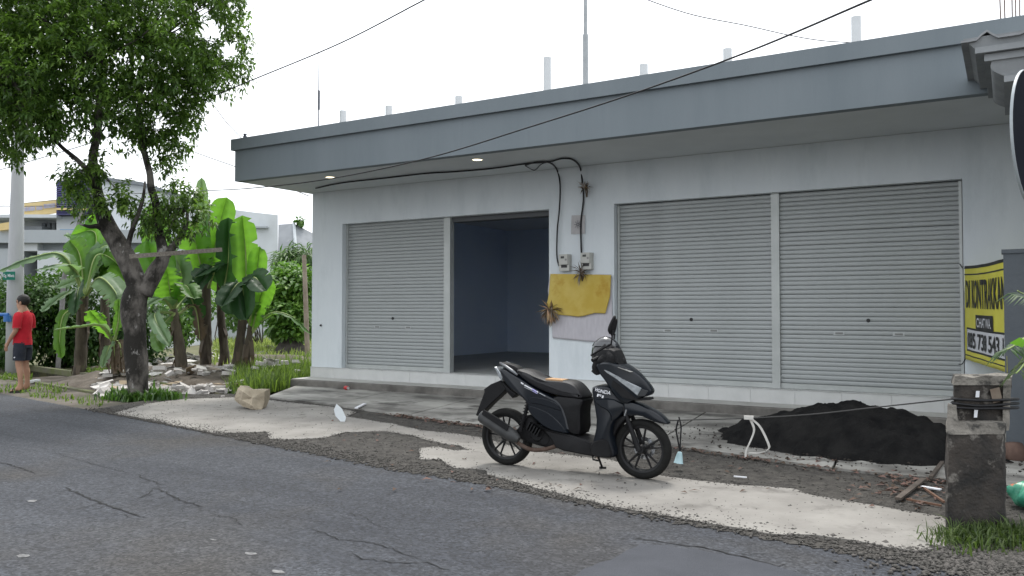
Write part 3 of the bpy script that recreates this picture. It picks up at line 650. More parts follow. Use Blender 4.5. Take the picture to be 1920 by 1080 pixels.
def bstem(parent, pts, r0, r1):
    P = spl([PD(*p) for p in pts], 5); m = MB(); k = len(P); m.tube(P, np.linspace(r0, r1, k)*(1+.06*np.sin(np.arange(k)*2.1)), 12); st_ = m.build('pseudostem', m_bst, parent, smooth=True)
    m = MB()
    for i in range(9):                                     # hanging dry sheaths
        t = random.uniform(.12,.9); c0 = P[int(t*(k-1))]; a = random.uniform(0,6.28); rr_ = r0+(r1-r0)*t; o = np.array([math.cos(a), math.sin(a), 0]); s = np.array([-o[1], o[0], 0]); L = random.uniform(.25,.6)
        p0 = c0+o*rr_*.9; wv = random.uniform(.03,.07)
        m.add([p0-s*wv, p0+s*wv, p0+o*.06-np.array([0,0,L*.6])+s*wv*.8, p0+o*.06-np.array([0,0,L*.6])-s*wv*.8, p0+o*.03-np.array([0,0,L])], [(0,1,2,3),(3,2,4)])
    m.build('dry_sheath', bl_dry, st_, fixn=False)['kind'] = 'stuff'
def banana(label, base): return thing('banana_plant', label, 'banana plant', base, 'banana plants on the vacant lot')
q = 18.4
b1 = banana('banana plant with slender upright leaves, second trunk right of the tree', G(388,708,0))
bstem(b1, [(385,712,q),(386,650,q),(387,580,q),(386,500,q),(388,470,q)], .135,.075)
bleaf(b1, [(392,520,q),(408,440,q),(425,370,q)], 27, bl_bright, tear=.12)
bleaf(b1, [(386,500,q),(384,420,q),(378,333,q)], 12, bl_grey, tear=0, fold=.5)
bleaf(b1, [(384,520,q),(372,480,q-.2),(360,415,q-.3)], 30, bl_bright, tear=.2)
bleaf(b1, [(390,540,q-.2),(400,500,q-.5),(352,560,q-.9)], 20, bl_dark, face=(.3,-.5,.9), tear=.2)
bleaf(b1, [(386,500,q+.2),(395,455,q+.3),(400,410,q+.3)], 24, bl_bright, tear=.1)
q = 18.7
b2 = banana('banana plant with one large dark leaf, third trunk right of the tree', G(418,706,0))
bstem(b2, [(424,708,q),(420,650,q),(414,590,q),(412,520,q)], .115,.07)
bleaf(b2, [(416,560,q-.4),(428,490,q-.5),(428,408,q-.6)], 23, bl_dark, tear=.05)
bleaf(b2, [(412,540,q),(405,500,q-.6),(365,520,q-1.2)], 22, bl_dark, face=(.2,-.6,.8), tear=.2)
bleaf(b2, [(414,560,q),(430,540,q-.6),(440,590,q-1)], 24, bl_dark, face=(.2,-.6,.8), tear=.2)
bleaf(b2, [(410,560,q+.2),(415,520,q+.3),(405,470,q+.4)], 25, bl_bright, tear=.1)
q = 18.0
b3 = banana('tallest right-hand banana plant with three broad bright leaves beside the shop', G(440,712,0))
bstem(b3, [(436,716,q),(446,670,q),(455,600,q),(461,540,q)], .125,.075)
bleaf(b3, [(462,560,q),(461,480,q),(454,404,q)], 25, bl_bright, tear=.2)
bleaf(b3, [(466,560,q-.2),(480,520,q-.2),(487,462,q-.3)], 19, bl_bright, tear=.1)
bleaf(b3, [(466,600,q-.1),(492,560,q-.1),(505,520,q-.2)], 20, bl_bright, tear=.2)
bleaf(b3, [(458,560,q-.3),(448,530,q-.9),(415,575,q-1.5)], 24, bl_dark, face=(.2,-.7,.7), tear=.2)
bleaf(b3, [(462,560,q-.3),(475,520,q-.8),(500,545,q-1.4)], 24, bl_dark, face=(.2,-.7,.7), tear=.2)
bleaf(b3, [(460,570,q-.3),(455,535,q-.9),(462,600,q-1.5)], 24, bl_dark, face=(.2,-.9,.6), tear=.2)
q = 17.6
b4 = banana('low banana shoot sending one arched leaf towards the shop corner', G(458,700,0))
bstem(b4, [(455,706,q),(464,655,q),(470,610,q)], .10,.06)
bleaf(b4, [(470,625,q),(505,588,q),(545,592,q),(586,628,q)], 15, bl_mid, face='up', tear=.35, fold=-.2)
bleaf(b4, [(472,625,q),(482,580,q-.2),(496,530,q-.4)], 18, bl_bright, tear=.2)
bleaf(b4, [(468,610,q),(470,570,q-.5),(450,600,q-1)], 18, bl_mid, face='up', tear=.3)
q = 17.0
b5 = banana('short banana plant with spreading leaves just right of the tree trunk', G(342,712,0))
bstem(b5, [(343,712,q),(338,660,q),(330,610,q),(325,580,q)], .125,.08)
bleaf(b5, [(325,580,q),(318,540,q-.2),(312,500,q-.3)], 28, bl_bright, tear=.25)
bleaf(b5, [(325,580,q),(345,535,q-.3),(365,560,q-.8)], 20, bl_mid, face='up', tear=.4)
bleaf(b5, [(325,580,q),(305,560,q-.4),(272,575,q-.8)], 20, bl_grey, face='up', tear=.35)
bleaf(b5, [(325,585,q),(290,590,q-.8),(318,648,q-1.6)], 13, bl_grey, face=(-.3,-.5,.8), tear=.2)
bleaf(b5, [(328,585,q),(300,620,q-1),(305,658,q-1.6)], 17, bl_mid, face='cam', tear=.1)
bleaf(b5, [(328,580,q+.1),(355,555,q+.5),(372,600,q+.9)], 20, bl_dark, face='up', tear=.4)
bleaf(b5, [(330,590,q+.1),(365,575,q+.4),(376,640,q+.6)], 12, bl_dry, face='up', tear=.7)
bleaf(b5, [(322,575,q+.2),(300,525,q+.5),(275,450,q+.8)], 36, bl_bright, tear=.25)
bleaf(b5, [(322,575,q+.3),(298,470,q+1),(290,380,q+1.3)], 28, bl_bright, tear=.25)
bleaf(b5, [(324,570,q+.4),(340,520,q+.9),(325,470,q+1.2)], 24, bl_grey, tear=.4)
q = 18.2
b6 = banana('wide dusty banana plant left of the tree with drooping outer leaves', G(152,704,0))
bstem(b6, [(150,705,q),(152,650,q),(154,590,q),(158,555,q)], .14,.09)
bleaf(b6, [(158,560,q),(120,480,q-.3),(60,482,q-.6),(-4,508,q-.8)], 16, bl_grey, face=(.1,-.6,.8), tear=.35, fold=-.25)
bleaf(b6, [(158,560,q),(140,505,q-.3),(110,495,q-.8),(70,505,q-1.2)], 18, bl_grey, face=(.1,-.6,.8), tear=.4, fold=-.2)
bleaf(b6, [(160,555,q),(185,520,q-.4),(215,545,q-.8),(222,575,q-1)], 24, bl_grey, face=(.2,-.6,.8), tear=.35, fold=-.2)
bleaf(b6, [(160,555,q),(140,545,q-.5),(110,560,q-.9),(78,585,q-1.2)], 17, bl_grey, face=(.1,-.8,.6), tear=.3)
bleaf(b6, [(160,555,q),(180,480,q+.3),(215,490,q+.5),(240,530,q+.6)], 22, bl_mid, face=(.1,-.7,.7), tear=.5)
bleaf(b6, [(158,555,q+.2),(150,480,q+.4),(130,450,q+.5)], 22, bl_mid, tear=.4)
bleaf(b6, [(160,550,q+.3),(190,465,q+.6),(235,468,q+.8)], 22, bl_grey, face=(.1,-.7,.7), tear=.5)
bleaf(b6, [(162,550,q+.3),(180,440,q+.9),(133,440,q+1.2)], 20, bl_bright, face=(.1,-.9,.4), tear=.15)
bleaf(b6, [(156,560,q),(148,540,q-.7),(140,590,q-1.2)], 17, bl_dark, face=(.1,-.9,.4), tear=.2)
bleaf(b6, [(156,575,q),(120,590,q-.4),(112,640,q-.5),(115,672,q-.5)], 11, bl_mid, tear=.2)
q = 20.0
b8 = banana('banana plant furthest back, dusty leaves fanned behind the wide one', G(195,690,0))
bstem(b8, [(198,690,q),(198,640,q),(196,560,q)], .14,.09)
for (mx, my, ex_, ey, wd, mt, fc) in [(165,470,120,440,18,bl_grey,(.1,-.7,.7)),(205,470,225,450,20,bl_grey,(.1,-.7,.7)),(180,500,130,500,20,bl_mid,'up'),(215,500,250,520,20,bl_mid,'up'),(190,490,150,545,20,bl_grey,(.1,-.8,.5)),(200,500,235,560,20,bl_mid,(.1,-.8,.5)),(175,520,105,540,18,bl_grey,(.1,-.8,.6)),(190,440,175,400,20,bl_bright,'cam')]:
    bleaf(b8, [(197,560,q),(mx,my,q-.3),(ex_,ey,q-.7)], wd, mt, face=fc, tear=.5)
q = 16.4
b7 = banana('small banana sucker with a torn leaf left of the tree trunk', G(214,716,0))
bstem(b7, [(216,716,q),(216,680,q),(212,645,q)], .09,.05)
bleaf(b7, [(213,645,q),(190,610,q-.3),(168,582,q-.5)], 20, bl_bright, face=(.1,-.8,.5), tear=.45)
bleaf(b7, [(213,640,q),(190,610,q-.6),(150,612,q-.8),(102,618,q-1)], 11, bl_grey, face='up', tear=.1)
bleaf(b7, [(214,640,q),(222,600,q),(222,560,q)], 9, bl_mid, tear=.2)
bleaf(b7, [(212,650,q),(205,650,q-.3),(192,690,q-.6)], 9, bl_grey, tear=.2)
for dx in (-6, 6, 14): bleaf(b7, [(216+dx*.3,640,q),(220+dx,650,q-.2),(222+dx,700,q-.3)], 8, bl_dry, tear=.4)
# =================================================================== SHRUBS, FIELD GRASS
def shrub(name, label, blobs, n_per, L, W, mat, base, cat='shrub', group=None, vmean=.45, droop=.25):
    t = thing(name, label, cat, base, group); P_ = []; Dn = []
    for (x, y, rx, ry, d, rdz) in blobs:
        for _ in range(int(n_per*rx*ry)):
            u = RNG.normal(0,1,3); u /= np.linalg.norm(u); r = random.random()**.4
            p = PD(x+u[0]*rx*r, y-u[1]*ry*r, d+u[2]*rdz*r); P_.append(p); Dn.append(RT*u[0]+np.array([0,0,u[1]*.6])+FW*u[2])
    P_ = np.array(P_); Dn = np.array(Dn); n = len(P_); k_ = P_[:,2] > .02; P_, Dn = P_[k_], Dn[k_]; n = len(P_)
    dr = Dn*.7 + RNG.normal(0,.6,(n,3)) - np.array([0,0,.3]); v, f_ = leaves(P_, dr, RNG.uniform(.7,1.3,n)*L, RNG.uniform(.7,1.3,n)*W, droop, .3)
    cl = np.array([noise3(p, 1.6) for p in P_])*.5; o = npmesh('foliage', v, f_, mat, t, np.clip(np.repeat(RNG.normal(vmean,.2,n)+cl,5),0,1.3)); o['kind'] = 'stuff'
    m = MB(); b = V(base)
    for i in range(7):
        e = V(P_[random.randrange(n)]); m.tube([b+V((random.gauss(0,.1),random.gauss(0,.1),-.02)), (b+e)/2+V((0,0,.1)), e], [.03,.02,.008], 6)
    m.build('stem', m_bark, t); return t
m_sh1 = M('shrub_leaf', (.045,.105,.02), var=True, rough=.5, trans=.25, tcol=(.12,.28,.03)); m_sh2 = M('shrub_leaf_light', (.075,.165,.03), var=True, rough=.5, trans=.3, tcol=(.2,.42,.05))
HG = 'shrubs of the hedge behind the banana plants'
shrub('hedge_shrub', 'dark green hedge shrub behind the man in red', [(25,600,60,85,21,.9),(60,560,50,45,21,.8),(10,650,60,50,20.5,.8)], .55, .15, .04, m_sh1, G(20,690), group=HG, vmean=.3)
shrub('hedge_shrub', 'dark leafy hedge shrub left of the wide dusty banana plant', [(110,560,70,60,22,1),(100,620,60,70,21.5,.9),(150,640,60,60,21.5,.8)], .5, .16, .042, m_sh1, G(110,688), group=HG, vmean=.3)
shrub('hedge_shrub', 'hedge shrub directly behind the tree trunk', [(215,600,65,95,22,1),(270,620,50,80,22.5,1)], .42, .15, .045, m_sh1, G(235,686), group=HG, vmean=.28)
shrub('hedge_shrub', 'hedge shrub behind the short banana plant', [(330,600,50,55,24,1),(375,560,40,45,25,1)], .45, .16, .05, m_sh2, G(340,676), group=HG, vmean=.5)
shrub('broadleaf_shrub', 'bright broad-leaved shrub beside the left corner of the shop', [(540,520,32,28,27,1),(525,545,30,35,26.5,1),(565,540,28,45,26.5,1),(540,585,40,30,26,.9),(545,615,45,30,26,.9)], 1.0, .20, .07, m_sh2, G(540,655), vmean=.55)
shrub('broadleaf_shrub', 'smaller dark shrub left of the broad-leaved shrub by the field', [(500,580,32,30,28,1),(470,560,30,35,29,1),(440,590,30,30,29,1)], .6, .16, .05, m_sh1, G(490,650), vmean=.5)
shrub('palm_shrub', 'dark palm-like shrub below the far grey roof', [(540,488,22,20,31,1),(570,480,20,14,31,1)], 1.4, .45, .03, m_sh1, G(548,640), vmean=.4, droop=.5)
m_gr = M('grass_blade', (.085,.15,.03), var=True, rough=.6, trans=.35, tcol=(.2,.32,.04)); m_gr2 = M('field_grass', (.19,.26,.06), var=True, rough=.7, trans=.3, tcol=(.42,.55,.12))
def gpoly(pts): return [tuple(G(*p)[:2]) for p in pts]
def gpts(poly, n, z=-.015): return [(x, y, z) for x, y in scatter(poly, n)]
fp = gpoly([(395,712),(400,640),(470,612),(600,612),(610,690),(500,700)])
P0 = gpts(fp, 11000); grass('field_grass', P0, RNG.uniform(.15,.45,len(P0)), m_gr2, 'pale green grass of the field behind the rubble', wid=.02, lean=.8)
P0 = [tuple(np.array([random.uniform(-14.6,-11.75), 0, -.015])) for _ in range(9500)]
P0 = gpts(gpoly([(425,738),(470,742),(500,738),(560,724),(590,712),(590,684),(545,690),(500,688),(455,704)]), 7000)
grass('tall_grass', P0, np.abs(RNG.normal(.22,.12,len(P0)))+.05, m_gr, 'tall bright green grass at the left corner of the shop', wid=.011, lean=.7)
P0 = []
for cx_, cy_, s_, k in [(-12.55,8.35,.14,420),(-11.95,8.6,.17,520),(-12.15,8.3,.12,250)]: P0 += [(random.gauss(cx_,s_), random.gauss(cy_,s_*.7), -.01) for _ in range(k)]
grass('trunk_grass', P0, np.abs(RNG.normal(.10,.06,len(P0)))+.03, m_sh1, 'low weeds growing around the foot of the tree', wid=.02, lean=1.0)
vp_ = gpoly([(-60,722),(130,722),(120,738),(-60,736)]); P0 = gpts(vp_, 330) + gpts(gpoly([(60,738),(210,752),(190,762),(50,742)]), 120) + gpts(gpoly([(-60,700),(60,704),(60,712),(-60,712)]), 800)
grass('verge_grass', P0, np.abs(RNG.normal(.05,.035,len(P0)))+.02, m_gr, 'short grass on the dirt verge around the man', wid=.012, lean=1.0)
P0 = gpts([DU(1.3,DW+.1), DU(4.6,DW+.1), DU(4.6,DW+.7), DU(1.3,DW+.7)], 1500, .03)
grass('ditch_weeds', P0, np.abs(RNG.normal(.12,.06,len(P0)))+.03, m_gr, 'green weeds on the far lip of the drain', wid=.02, lean=1.0)
# =================================================================== SCOOTER
bf = G(1205,898,.011); latf, depf = bf @ RT, bf @ FW; WB = 1.33
lr = -.045; dep_r = depf + math.sqrt(WB**2-(latf-lr)**2); br = RT*lr + FW*dep_r; br[2] = .011
hx = nrm(bf-br); hy = np.cross([0,0,1.], hx)
bike = thing('scooter', 'black step-through scooter parked on the cream concrete', 'scooter', br)
bike.rotation_euler.z = math.atan2(hx[1], hx[0])
def BL(cx_, cy_, yl=0.0):
    """crop pixel (3x, origin 860,560) -> bike (x, z) on the vertical plane y = yl"""
    r = ray(860+cx_/3, 560+cy_/3); o = CAM - br; s = (yl - o @ hy)/(r @ hy); p = o + r*s; return (float(p @ hx), float(p[2]))
def prof(pts, yl): return [BL(a, b, yl) for a, b in pts]
def chaikin(P, k=1):
    for _ in range(k):
        Q = []
        for i in range(len(P)):
            a = np.array(P[i]); b = np.array(P[(i+1) % len(P)]); Q += [tuple(.78*a+.22*b), tuple(.22*a+.78*b)]
        P = Q
    return P
def inset(P, d):
    n = len(P); area = sum(P[i][0]*P[(i+1)%n][1]-P[(i+1)%n][0]*P[i][1] for i in range(n)); sg = 1 if area > 0 else -1; out = []
    for i in range(n):
        a, b, c_ = np.array(P[i-1]), np.array(P[i]), np.array(P[(i+1) % n]); t = nrm(nrm(b-a)+nrm(c_-b)); out.append(tuple(b+np.array([-t[1], t[0]])*d*sg))
    return out
def puff(name, P, wf, mat, parent, e=.015, sm=1, y0=0.0, smooth=35):
    P = chaikin(P, sm); m = MB(); rings = [(-1,e),(-.93,e*.35),(-.7,0),(.7,0),(.93,e*.35),(1,e)]; n = len(P)
    wfun = wf if callable(wf) else (lambda x, z: wf); vs = []; fs = []
    for s, d_ in rings:
        for (x, z) in (inset(P, d_) if d_ else P): vs.append((x, y0+s*wfun(x, z), z))
    for k in range(len(rings)-1):
        for i in range(n): fs.append((k*n+i, k*n+(i+1)%n, (k+1)*n+(i+1)%n, (k+1)*n+i))
    fs += [tuple(range(n-1,-1,-1)), tuple(5*n+i for i in range(n))]
    m.add(vs, fs); return m.build(name, mat, parent, local=True, smooth=smooth)
m_paint = M('matte_black_paint', (.004,.006,.010), (.005,.008,.012), 5, .30, spec=.35, coat=.15)
m_plast = M('black_plastic_trim', (.006,.006,.007), (.010,.010,.011), 12, .6, .15, 150, spec=.25)
m_tyre = M('tyre_rubber', (.008,.008,.008), (.014,.014,.013), 8, .85, .3, 60, spec=.2)
m_seat = M('seat_vinyl', (.011,.011,.013), (.015,.015,.017), 8, .45, .25, 220)
m_rim = M('black_rim', (.014,.014,.015), rough=.4, metal=.3)
m_exh = M('exhaust_grey', (.045,.047,.048), (.065,.066,.066), 9, .55, metal=.3)
m_rust = M('exhaust_rust', (.06,.035,.025), (.10,.07,.055), 14, .8)
m_chr = M('chrome', (.6,.62,.64), rough=.2, metal=.9); m_lens = M('lamp_lens_clear', (.55,.58,.60), (.35,.38,.40), 25, .12, metal=.5, coat=.6); m_dark = M('lamp_dark', (.03,.033,.037), rough=.12, coat=.6)
m_wht = M('white_decal', (.72,.73,.76)); m_lil = M('lilac_decal', (.45,.43,.75)); m_gry = M('grey_decal', (.38,.4,.42))
# wheels
def wheel(cx_, r, wid, disc):
    c0 = (cx_, 0, r); rt_ = r-.058
    tp = [(rt_,-wid*.42),(rt_+.018,-wid*.5),(r-.018,-wid*.46),(r-.004,-wid*.25),(r,0),(r-.004,wid*.25),(r-.018,wid*.46),(rt_+.018,wid*.5),(rt_,wid*.42),(rt_-.006,0)]
    m = MB(); m.lathe(tp, c0, (0,1,0), 48, True); ty = m.build('wheel', m_tyre, bike, local=True, smooth=50)
    m = MB(); m.lathe([(rt_+.004,-wid*.4),(rt_-.018,-wid*.36),(rt_-.024,-wid*.15),(rt_-.024,wid*.15),(rt_-.018,wid*.36),(rt_+.004,wid*.4)], c0, (0,1,0), 40); m.build('rim', m_rim, ty, local=True, smooth=50)
    m = MB()
    for k in range(5):
        for da in (-.2,.2):
            a = k*2*math.pi/5+.35+da; a0 = k*2*math.pi/5+.35+da*.5; d_ = V((math.cos(a),0,math.sin(a))); d0 = V((math.cos(a0),0,math.sin(a0)))
            m.tube([V(c0)+d0*.03, V(c0)+d_*(rt_-.015)], [.012,.0085], 6)
    m.build('spokes', m_rim, ty, local=True)
    m = MB(); m.lathe([(.001,-.06),(.03,-.06),(.042,-.035),(.042,.035),(.03,.06),(.001,.06)], c0, (0,1,0), 20); m.build('hub', m_rim, ty, local=True, smooth=40)
    if disc:
        m = MB(); m.lathe([(.062,.045),(.095,.045),(.095,.049),(.062,.049)], c0, (0,1,0), 32, True); m.build('brake_disc', m_chr, ty, local=True)
    return ty
wheel(0, .264, .105, False); wheel(WB, .256, .088, True)
RS = -.13                                   # plane of the right-hand side panels
P = lambda pts, yl=RS: prof(pts, yl)
xa, za = BL(600,640,RS); 
wbody = lambda x, z: max(.045, min(.135, .135 - .22*max(0, .10-x)))
puff('side_cover', P([(240,392),(330,438),(420,500),(500,545),(560,572),(600,640),(628,765),(500,735),(430,690),(395,640),(375,575),(290,510),(245,465),(215,400)]), wbody, m_paint, bike, .02, 1)
puff('side_cover', P([(430,600),(520,640),(600,720),(625,766),(500,738),(400,650),(385,600)]), lambda x, z: wbody(x, z)+.012, m_paint, bike, .014, 1)
puff('side_cover', P([(400,545),(500,560),(560,585),(590,640),(470,600),(395,590)]), lambda x, z: wbody(x, z)+.008, m_paint, bike, .012, 1)
puff('centre_cover', P([(520,545),(690,560),(702,580),(682,620),(686,768),(625,766),(560,700),(540,600)]), lambda x, z: .125, m_plast, bike, .025, 1)
puff('seat', P([(318,392),(400,412),(455,452),(540,458),(600,462),(645,476),(682,515),(708,556),(690,566),(540,547),(430,500),(335,432)], -.10), lambda x, z: max(.06, min(.125, .07+.25*x)), m_seat, bike, .035, 2)
sp = BL(530,458,-.10); m = MB(); m.obox((sp[0]+.01, -.035, sp[1]+.001), .17, .13, .012, Matrix.Rotation(.03, 3, 'Y')); m.build('seat_patch', M('tan_patch', (.42,.25,.13), (.5,.32,.18), 14, .8), bike, local=True)
# tail, grab rail, lamp, number-plate fender
for s in (-1, 1):
    a = [BL(*q_, -.09) for q_ in [(222,362),(262,382),(300,405),(338,428)]]
    m = MB(); m.tube([(x, s*(.055+.02*i), z) for i, (x, z) in enumerate(a)], [.011,.014,.016,.012], 8); m.build('grab_rail', M('rail_grey', (.16,.165,.175), rough=.35, metal=.5), bike, local=True, smooth=True)
puff('tail_deck', P([(222,356),(300,372),(335,392),(345,425),(300,412),(235,375)], -.06), .055, m_plast, bike, .012, 1)
puff('tail_lamp', P([(198,383),(215,386),(250,440),(243,466),(222,440)], -.06), .062, m_lens, bike, .008, 0)
puff('rear_fender', P([(185,480),(240,458),(275,508),(255,530),(190,590),(120,662),(102,655),(150,525),(148,508)], -.03), .055, m_plast, bike, .008, 0)
puff('tail_cover', P([(246,468),(290,510),(330,540),(300,560),(262,520),(235,480)], -.05), .05, m_plast, bike, .01, 0)
# engine, swing arm, air box
m = MB()
for (a, b, r_, y0_, y1_) in [(400,700,.075,-.10,.12),(440,760,.085,-.09,.10),(480,790,.07,-.08,.1)]:
    x, z = BL(a, b, -.08); m.lathe([(.001,y0_),(r_*.7,y0_),(r_,y0_+.025),(r_,y1_),(.001,y1_)], (x,0,z), (0,1,0), 18)
m.build('engine', m_plast, bike, local=True, smooth=40)
for k in range(5):
    x, z = BL(395+k*14, 715+k*10, -.12); m = MB(); m.obox((x,-.115,z), .012, .05, .075, Matrix.Rotation(.5,3,'Y')); m.build('cooling_fin', m_plast, bike, local=True)
puff('swing_arm', P([(345,700),(400,690),(500,760),(560,800),(540,850),(440,830),(300,775)], -.08), .075, m_plast, bike, .02, 1)
m = MB(); a = BL(400,560,-.11); b = BL(350,745,-.11); m.tube([(a[0],-.115,a[1]),(b[0],-.115,b[1])], .017, 10); 
for k in range(8):
    t = .15+.09*k; m.lathe([(.019,-.004),(.031,0),(.019,.004)], (a[0]+(b[0]-a[0])*t,-.115,a[1]+(b[1]-a[1])*t), (b[0]-a[0],0,b[1]-a[1]), 12)
m.build('shock_absorber', m_plast, bike, local=True, smooth=40)
# exhaust
a = BL(120,655,-.17); b = BL(325,790,-.17); dx = V((b[0]-a[0],0,b[1]-a[1])); L = dx.length
m = MB(); m.lathe([(.001,0),(.044,.0),(.058,.012),(.064,.05),(.066,L*.6),(.060,L*.85),(.045,L*.97),(.03,L*1.04),(.001,L*1.04)], (a[0],-.155,a[1]), dx, 22); ex = m.build('exhaust', m_exh, bike, local=True, smooth=40)
sh = [BL(*q_, -.22) for q_ in [(165,655),(250,712)]]
m = MB(); m.obox(((sh[0][0]+sh[1][0])/2,-.222,(sh[0][1]+sh[1][1])/2), .30, .012, .05, dx.to_track_quat('X','Z').to_matrix()); m.build('heat_shield', m_plast, ex, local=True)
pts_ = [BL(*q_, -.13) for q_ in [(318,790),(350,822),(400,850),(470,852),(540,832),(600,820)]]
m = MB(); m.tube(spl([(x,-.15+.02*i,z) for i,(x,z) in enumerate(pts_)],4), .019, 10); m.build('exhaust_pipe', m_rust, ex, local=True, smooth=True)
# floor board, leg shield, front cover
puff('floorboard', P([(500,735),(630,764),(745,800),(775,830),(855,870),(868,903),(745,892),(545,852),(520,800),(455,722)]), .13, m_plast, bike, .02, 1)
wls = lambda x, z: max(.06, .185 - .75*max(0, x-xls))
xls = BL(800,600,-.18)[0]
puff('leg_shield', P([(742,500),(775,487),(870,500),(935,540),(920,610),(895,650),(850,700),(842,780),(868,880),(850,902),(765,885),(748,830),(775,700),(760,600)], -.175), wls, m_paint, bike, .02, 1)
puff('inner_cover', P([(748,820),(775,790),(842,782),(866,880),(850,900),(762,884)], -.14), lambda x, z: wls(x, z)+.012, m_plast, bike, .015, 1)
wno = lambda x, z: max(.045, .165 - .42*max(0, x-xno)); xno = BL(830,430,-.16)[0]
puff('front_cover', P([(768,368),(830,350),(915,378),(985,425),(1045,490),(1066,525),(1055,548),(1030,556),(985,570),(920,600),(870,545),(830,470),(790,420)], -.14), wno, m_paint, bike, .018, 1)
puff('headlamp', P([(820,398),(850,408),(905,445),(960,480),(1010,508),(985,552),(945,515),(880,455),(835,420)], -.15), lambda x, z: wno(x, z)+.007, m_lens, bike, .008, 0)
puff('headlamp', P([(1012,508),(1052,522),(1032,556),(990,553)], -.12), lambda x, z: wno(x, z)+.007, m_dark, bike, .006, 0)
puff('headlamp_bezel', P([(870,452),(950,525),(988,566),(1056,562),(1060,575),(980,580),(915,560),(860,490)], -.13), lambda x, z: wno(x, z)+.003, m_plast, bike, .006, 0)
puff('side_spoiler', P([(760,560),(850,560),(915,605),(900,650),(850,705),(840,640),(790,600)], -.17), lambda x, z: wls(x, z)+.010, m_paint, bike, .012, 1)
# fork and front fender
c1 = BL(925,608,-.06); c2 = BL(1015,855,-.06)
for s in (-1, 1):
    m = MB(); m.tube([(c1[0],s*.062,c1[1]),((c1[0]+c2[0])/2,s*.062,(c1[1]+c2[1])/2),(c2[0],s*.062,c2[1])], [.015,.021,.026], 12); m.build('fork_leg', m_plast, bike, local=True, smooth=40)
x, z = BL(942,645,-.06); m = MB(); m.tube([(x-.008,-.075,z-.02),(x+.008,-.075,z+.035)][::-1], .008, 6); m.build('fork_cap', m_chr, bike, local=True)
puff('front_fender', P([(930,578),(1000,585),(1090,628),(1140,662),(1182,708),(1140,705),(1090,690),(1020,655),(960,662),(935,640)], -.05), lambda x, z: max(.02, .075-.10*max(0, x-WB)), m_paint, bike, .015, 1)
puff('inner_fender', P([(850,700),(935,650),(955,670),(900,720),(868,800),(845,790)], -.05), .07, m_plast, bike, .015, 1)
# handlebar, mirror, levers, plate
hb = BL(820,330,0)
m = MB(); m.tube([(hb[0]-.04,-.17,hb[1]-.02),(hb[0]-.02,-.12,hb[1]+.0),(hb[0],0,hb[1]),(hb[0]-.03,.18,hb[1]+.03),(hb[0]-.06,.30,hb[1]+.02)], [.018,.016,.03,.016,.018], 10); m.build('handlebar', m_plast, bike, local=True, smooth=40)
puff('handlebar_cover', P([(770,330),(800,280),(880,280),(905,330),(920,380),(860,372),(800,365),(768,400),(758,370)], -.06), .10, m_plast, bike, .03, 1)
for s in (-1, 1):
    yy = s*.24; a = BL(858,255,-.24) if s < 0 else (hb[0]-.02, hb[1]+.06); b = BL(868,178,-.24) if s < 0 else (hb[0]+.0, hb[1]+.20); h0 = (hb[0]-.04, hb[1]+.025)
    m = MB(); m.tube([(h0[0],s*.2,h0[1]),(a[0],yy,a[1]),(b[0],yy,b[1])], .008, 8); mi = m.build('mirror', m_plast, bike, local=True, smooth=True)
    if s < 0: c_ = BL(862,147,-.24)
    else: c_ = (b[0]-.01, b[1]+.06)
    m = MB(); n = 20; vs = []; fs = []
    for ring, (k, off) in enumerate([(.7,-.014),(1,0),(.95,.012)]):
        for i in range(n):
            an = 2*math.pi*i/n; zz = math.sin(an)*.080; yw = math.cos(an)*.045*(1-.25*math.sin(an)); vs.append((c_[0]+off+.02*zz/.08, yy+yw*k, c_[1]+zz*k))
    for r_ in range(2):
        for i in range(n): fs.append((r_*n+i, r_*n+(i+1)%n, (r_+1)*n+(i+1)%n, (r_+1)*n+i))
    fs += [tuple(range(n-1,-1,-1)), tuple(2*n+i for i in range(n))]; m.add(vs, fs); m.build('mirror_head', m_plast, mi, local=True, smooth=40)
for s in (1,):
    m = MB(); m.tube([(hb[0]+.01,s*.16,hb[1]+.01),(hb[0]+.035,s*.2,hb[1]),(hb[0]+.02,s*.30,hb[1]-.01)], .006, 6); m.build('brake_lever', M('lever_grey', (.25,.26,.27), rough=.35, metal=.7), bike, local=True)
a = BL(918,385,0); b = BL(1005,420,0); dx = V((b[0]-a[0],0,b[1]-a[1])); rot = dx.to_track_quat('X','Z').to_matrix(); cpl = V(((a[0]+b[0])/2,0,(a[1]+b[1])/2+.012))
m = MB(); m.obox(cpl, .12, .26, .004, rot); npl = m.build('number_plate', M('plate_grey', (.10,.10,.10), (.30,.30,.29), 30, .4), bike, local=True)
m = MB(); m.obox(cpl+V((0,0,.0035)), .06, .20, .002, rot); m.build('plate_marks', M('plate_marks', (.02,.02,.02), (.55,.55,.53), 40, .5, ramp=(.48,.54)), npl, local=True)
x, z = BL(735,870,.05); m = MB(); m.tube([(x,.10,z+.03),(x+.02,.2,z-.05),(x+.035,.26,.008)], .010, 8); m.tube([(x+.01,.25,.008),(x+.07,.27,.008)], .011, 8); m.build('side_stand', m_plast, bike, local=True)
x, z = BL(750,885,-.1); m = MB(); m.tube([(x,-.09,z+.02),(x+.01,-.10,z-.03),(x+.06,-.10,z-.035)], .008, 6); m.build('pedal', m_plast, bike, local=True)
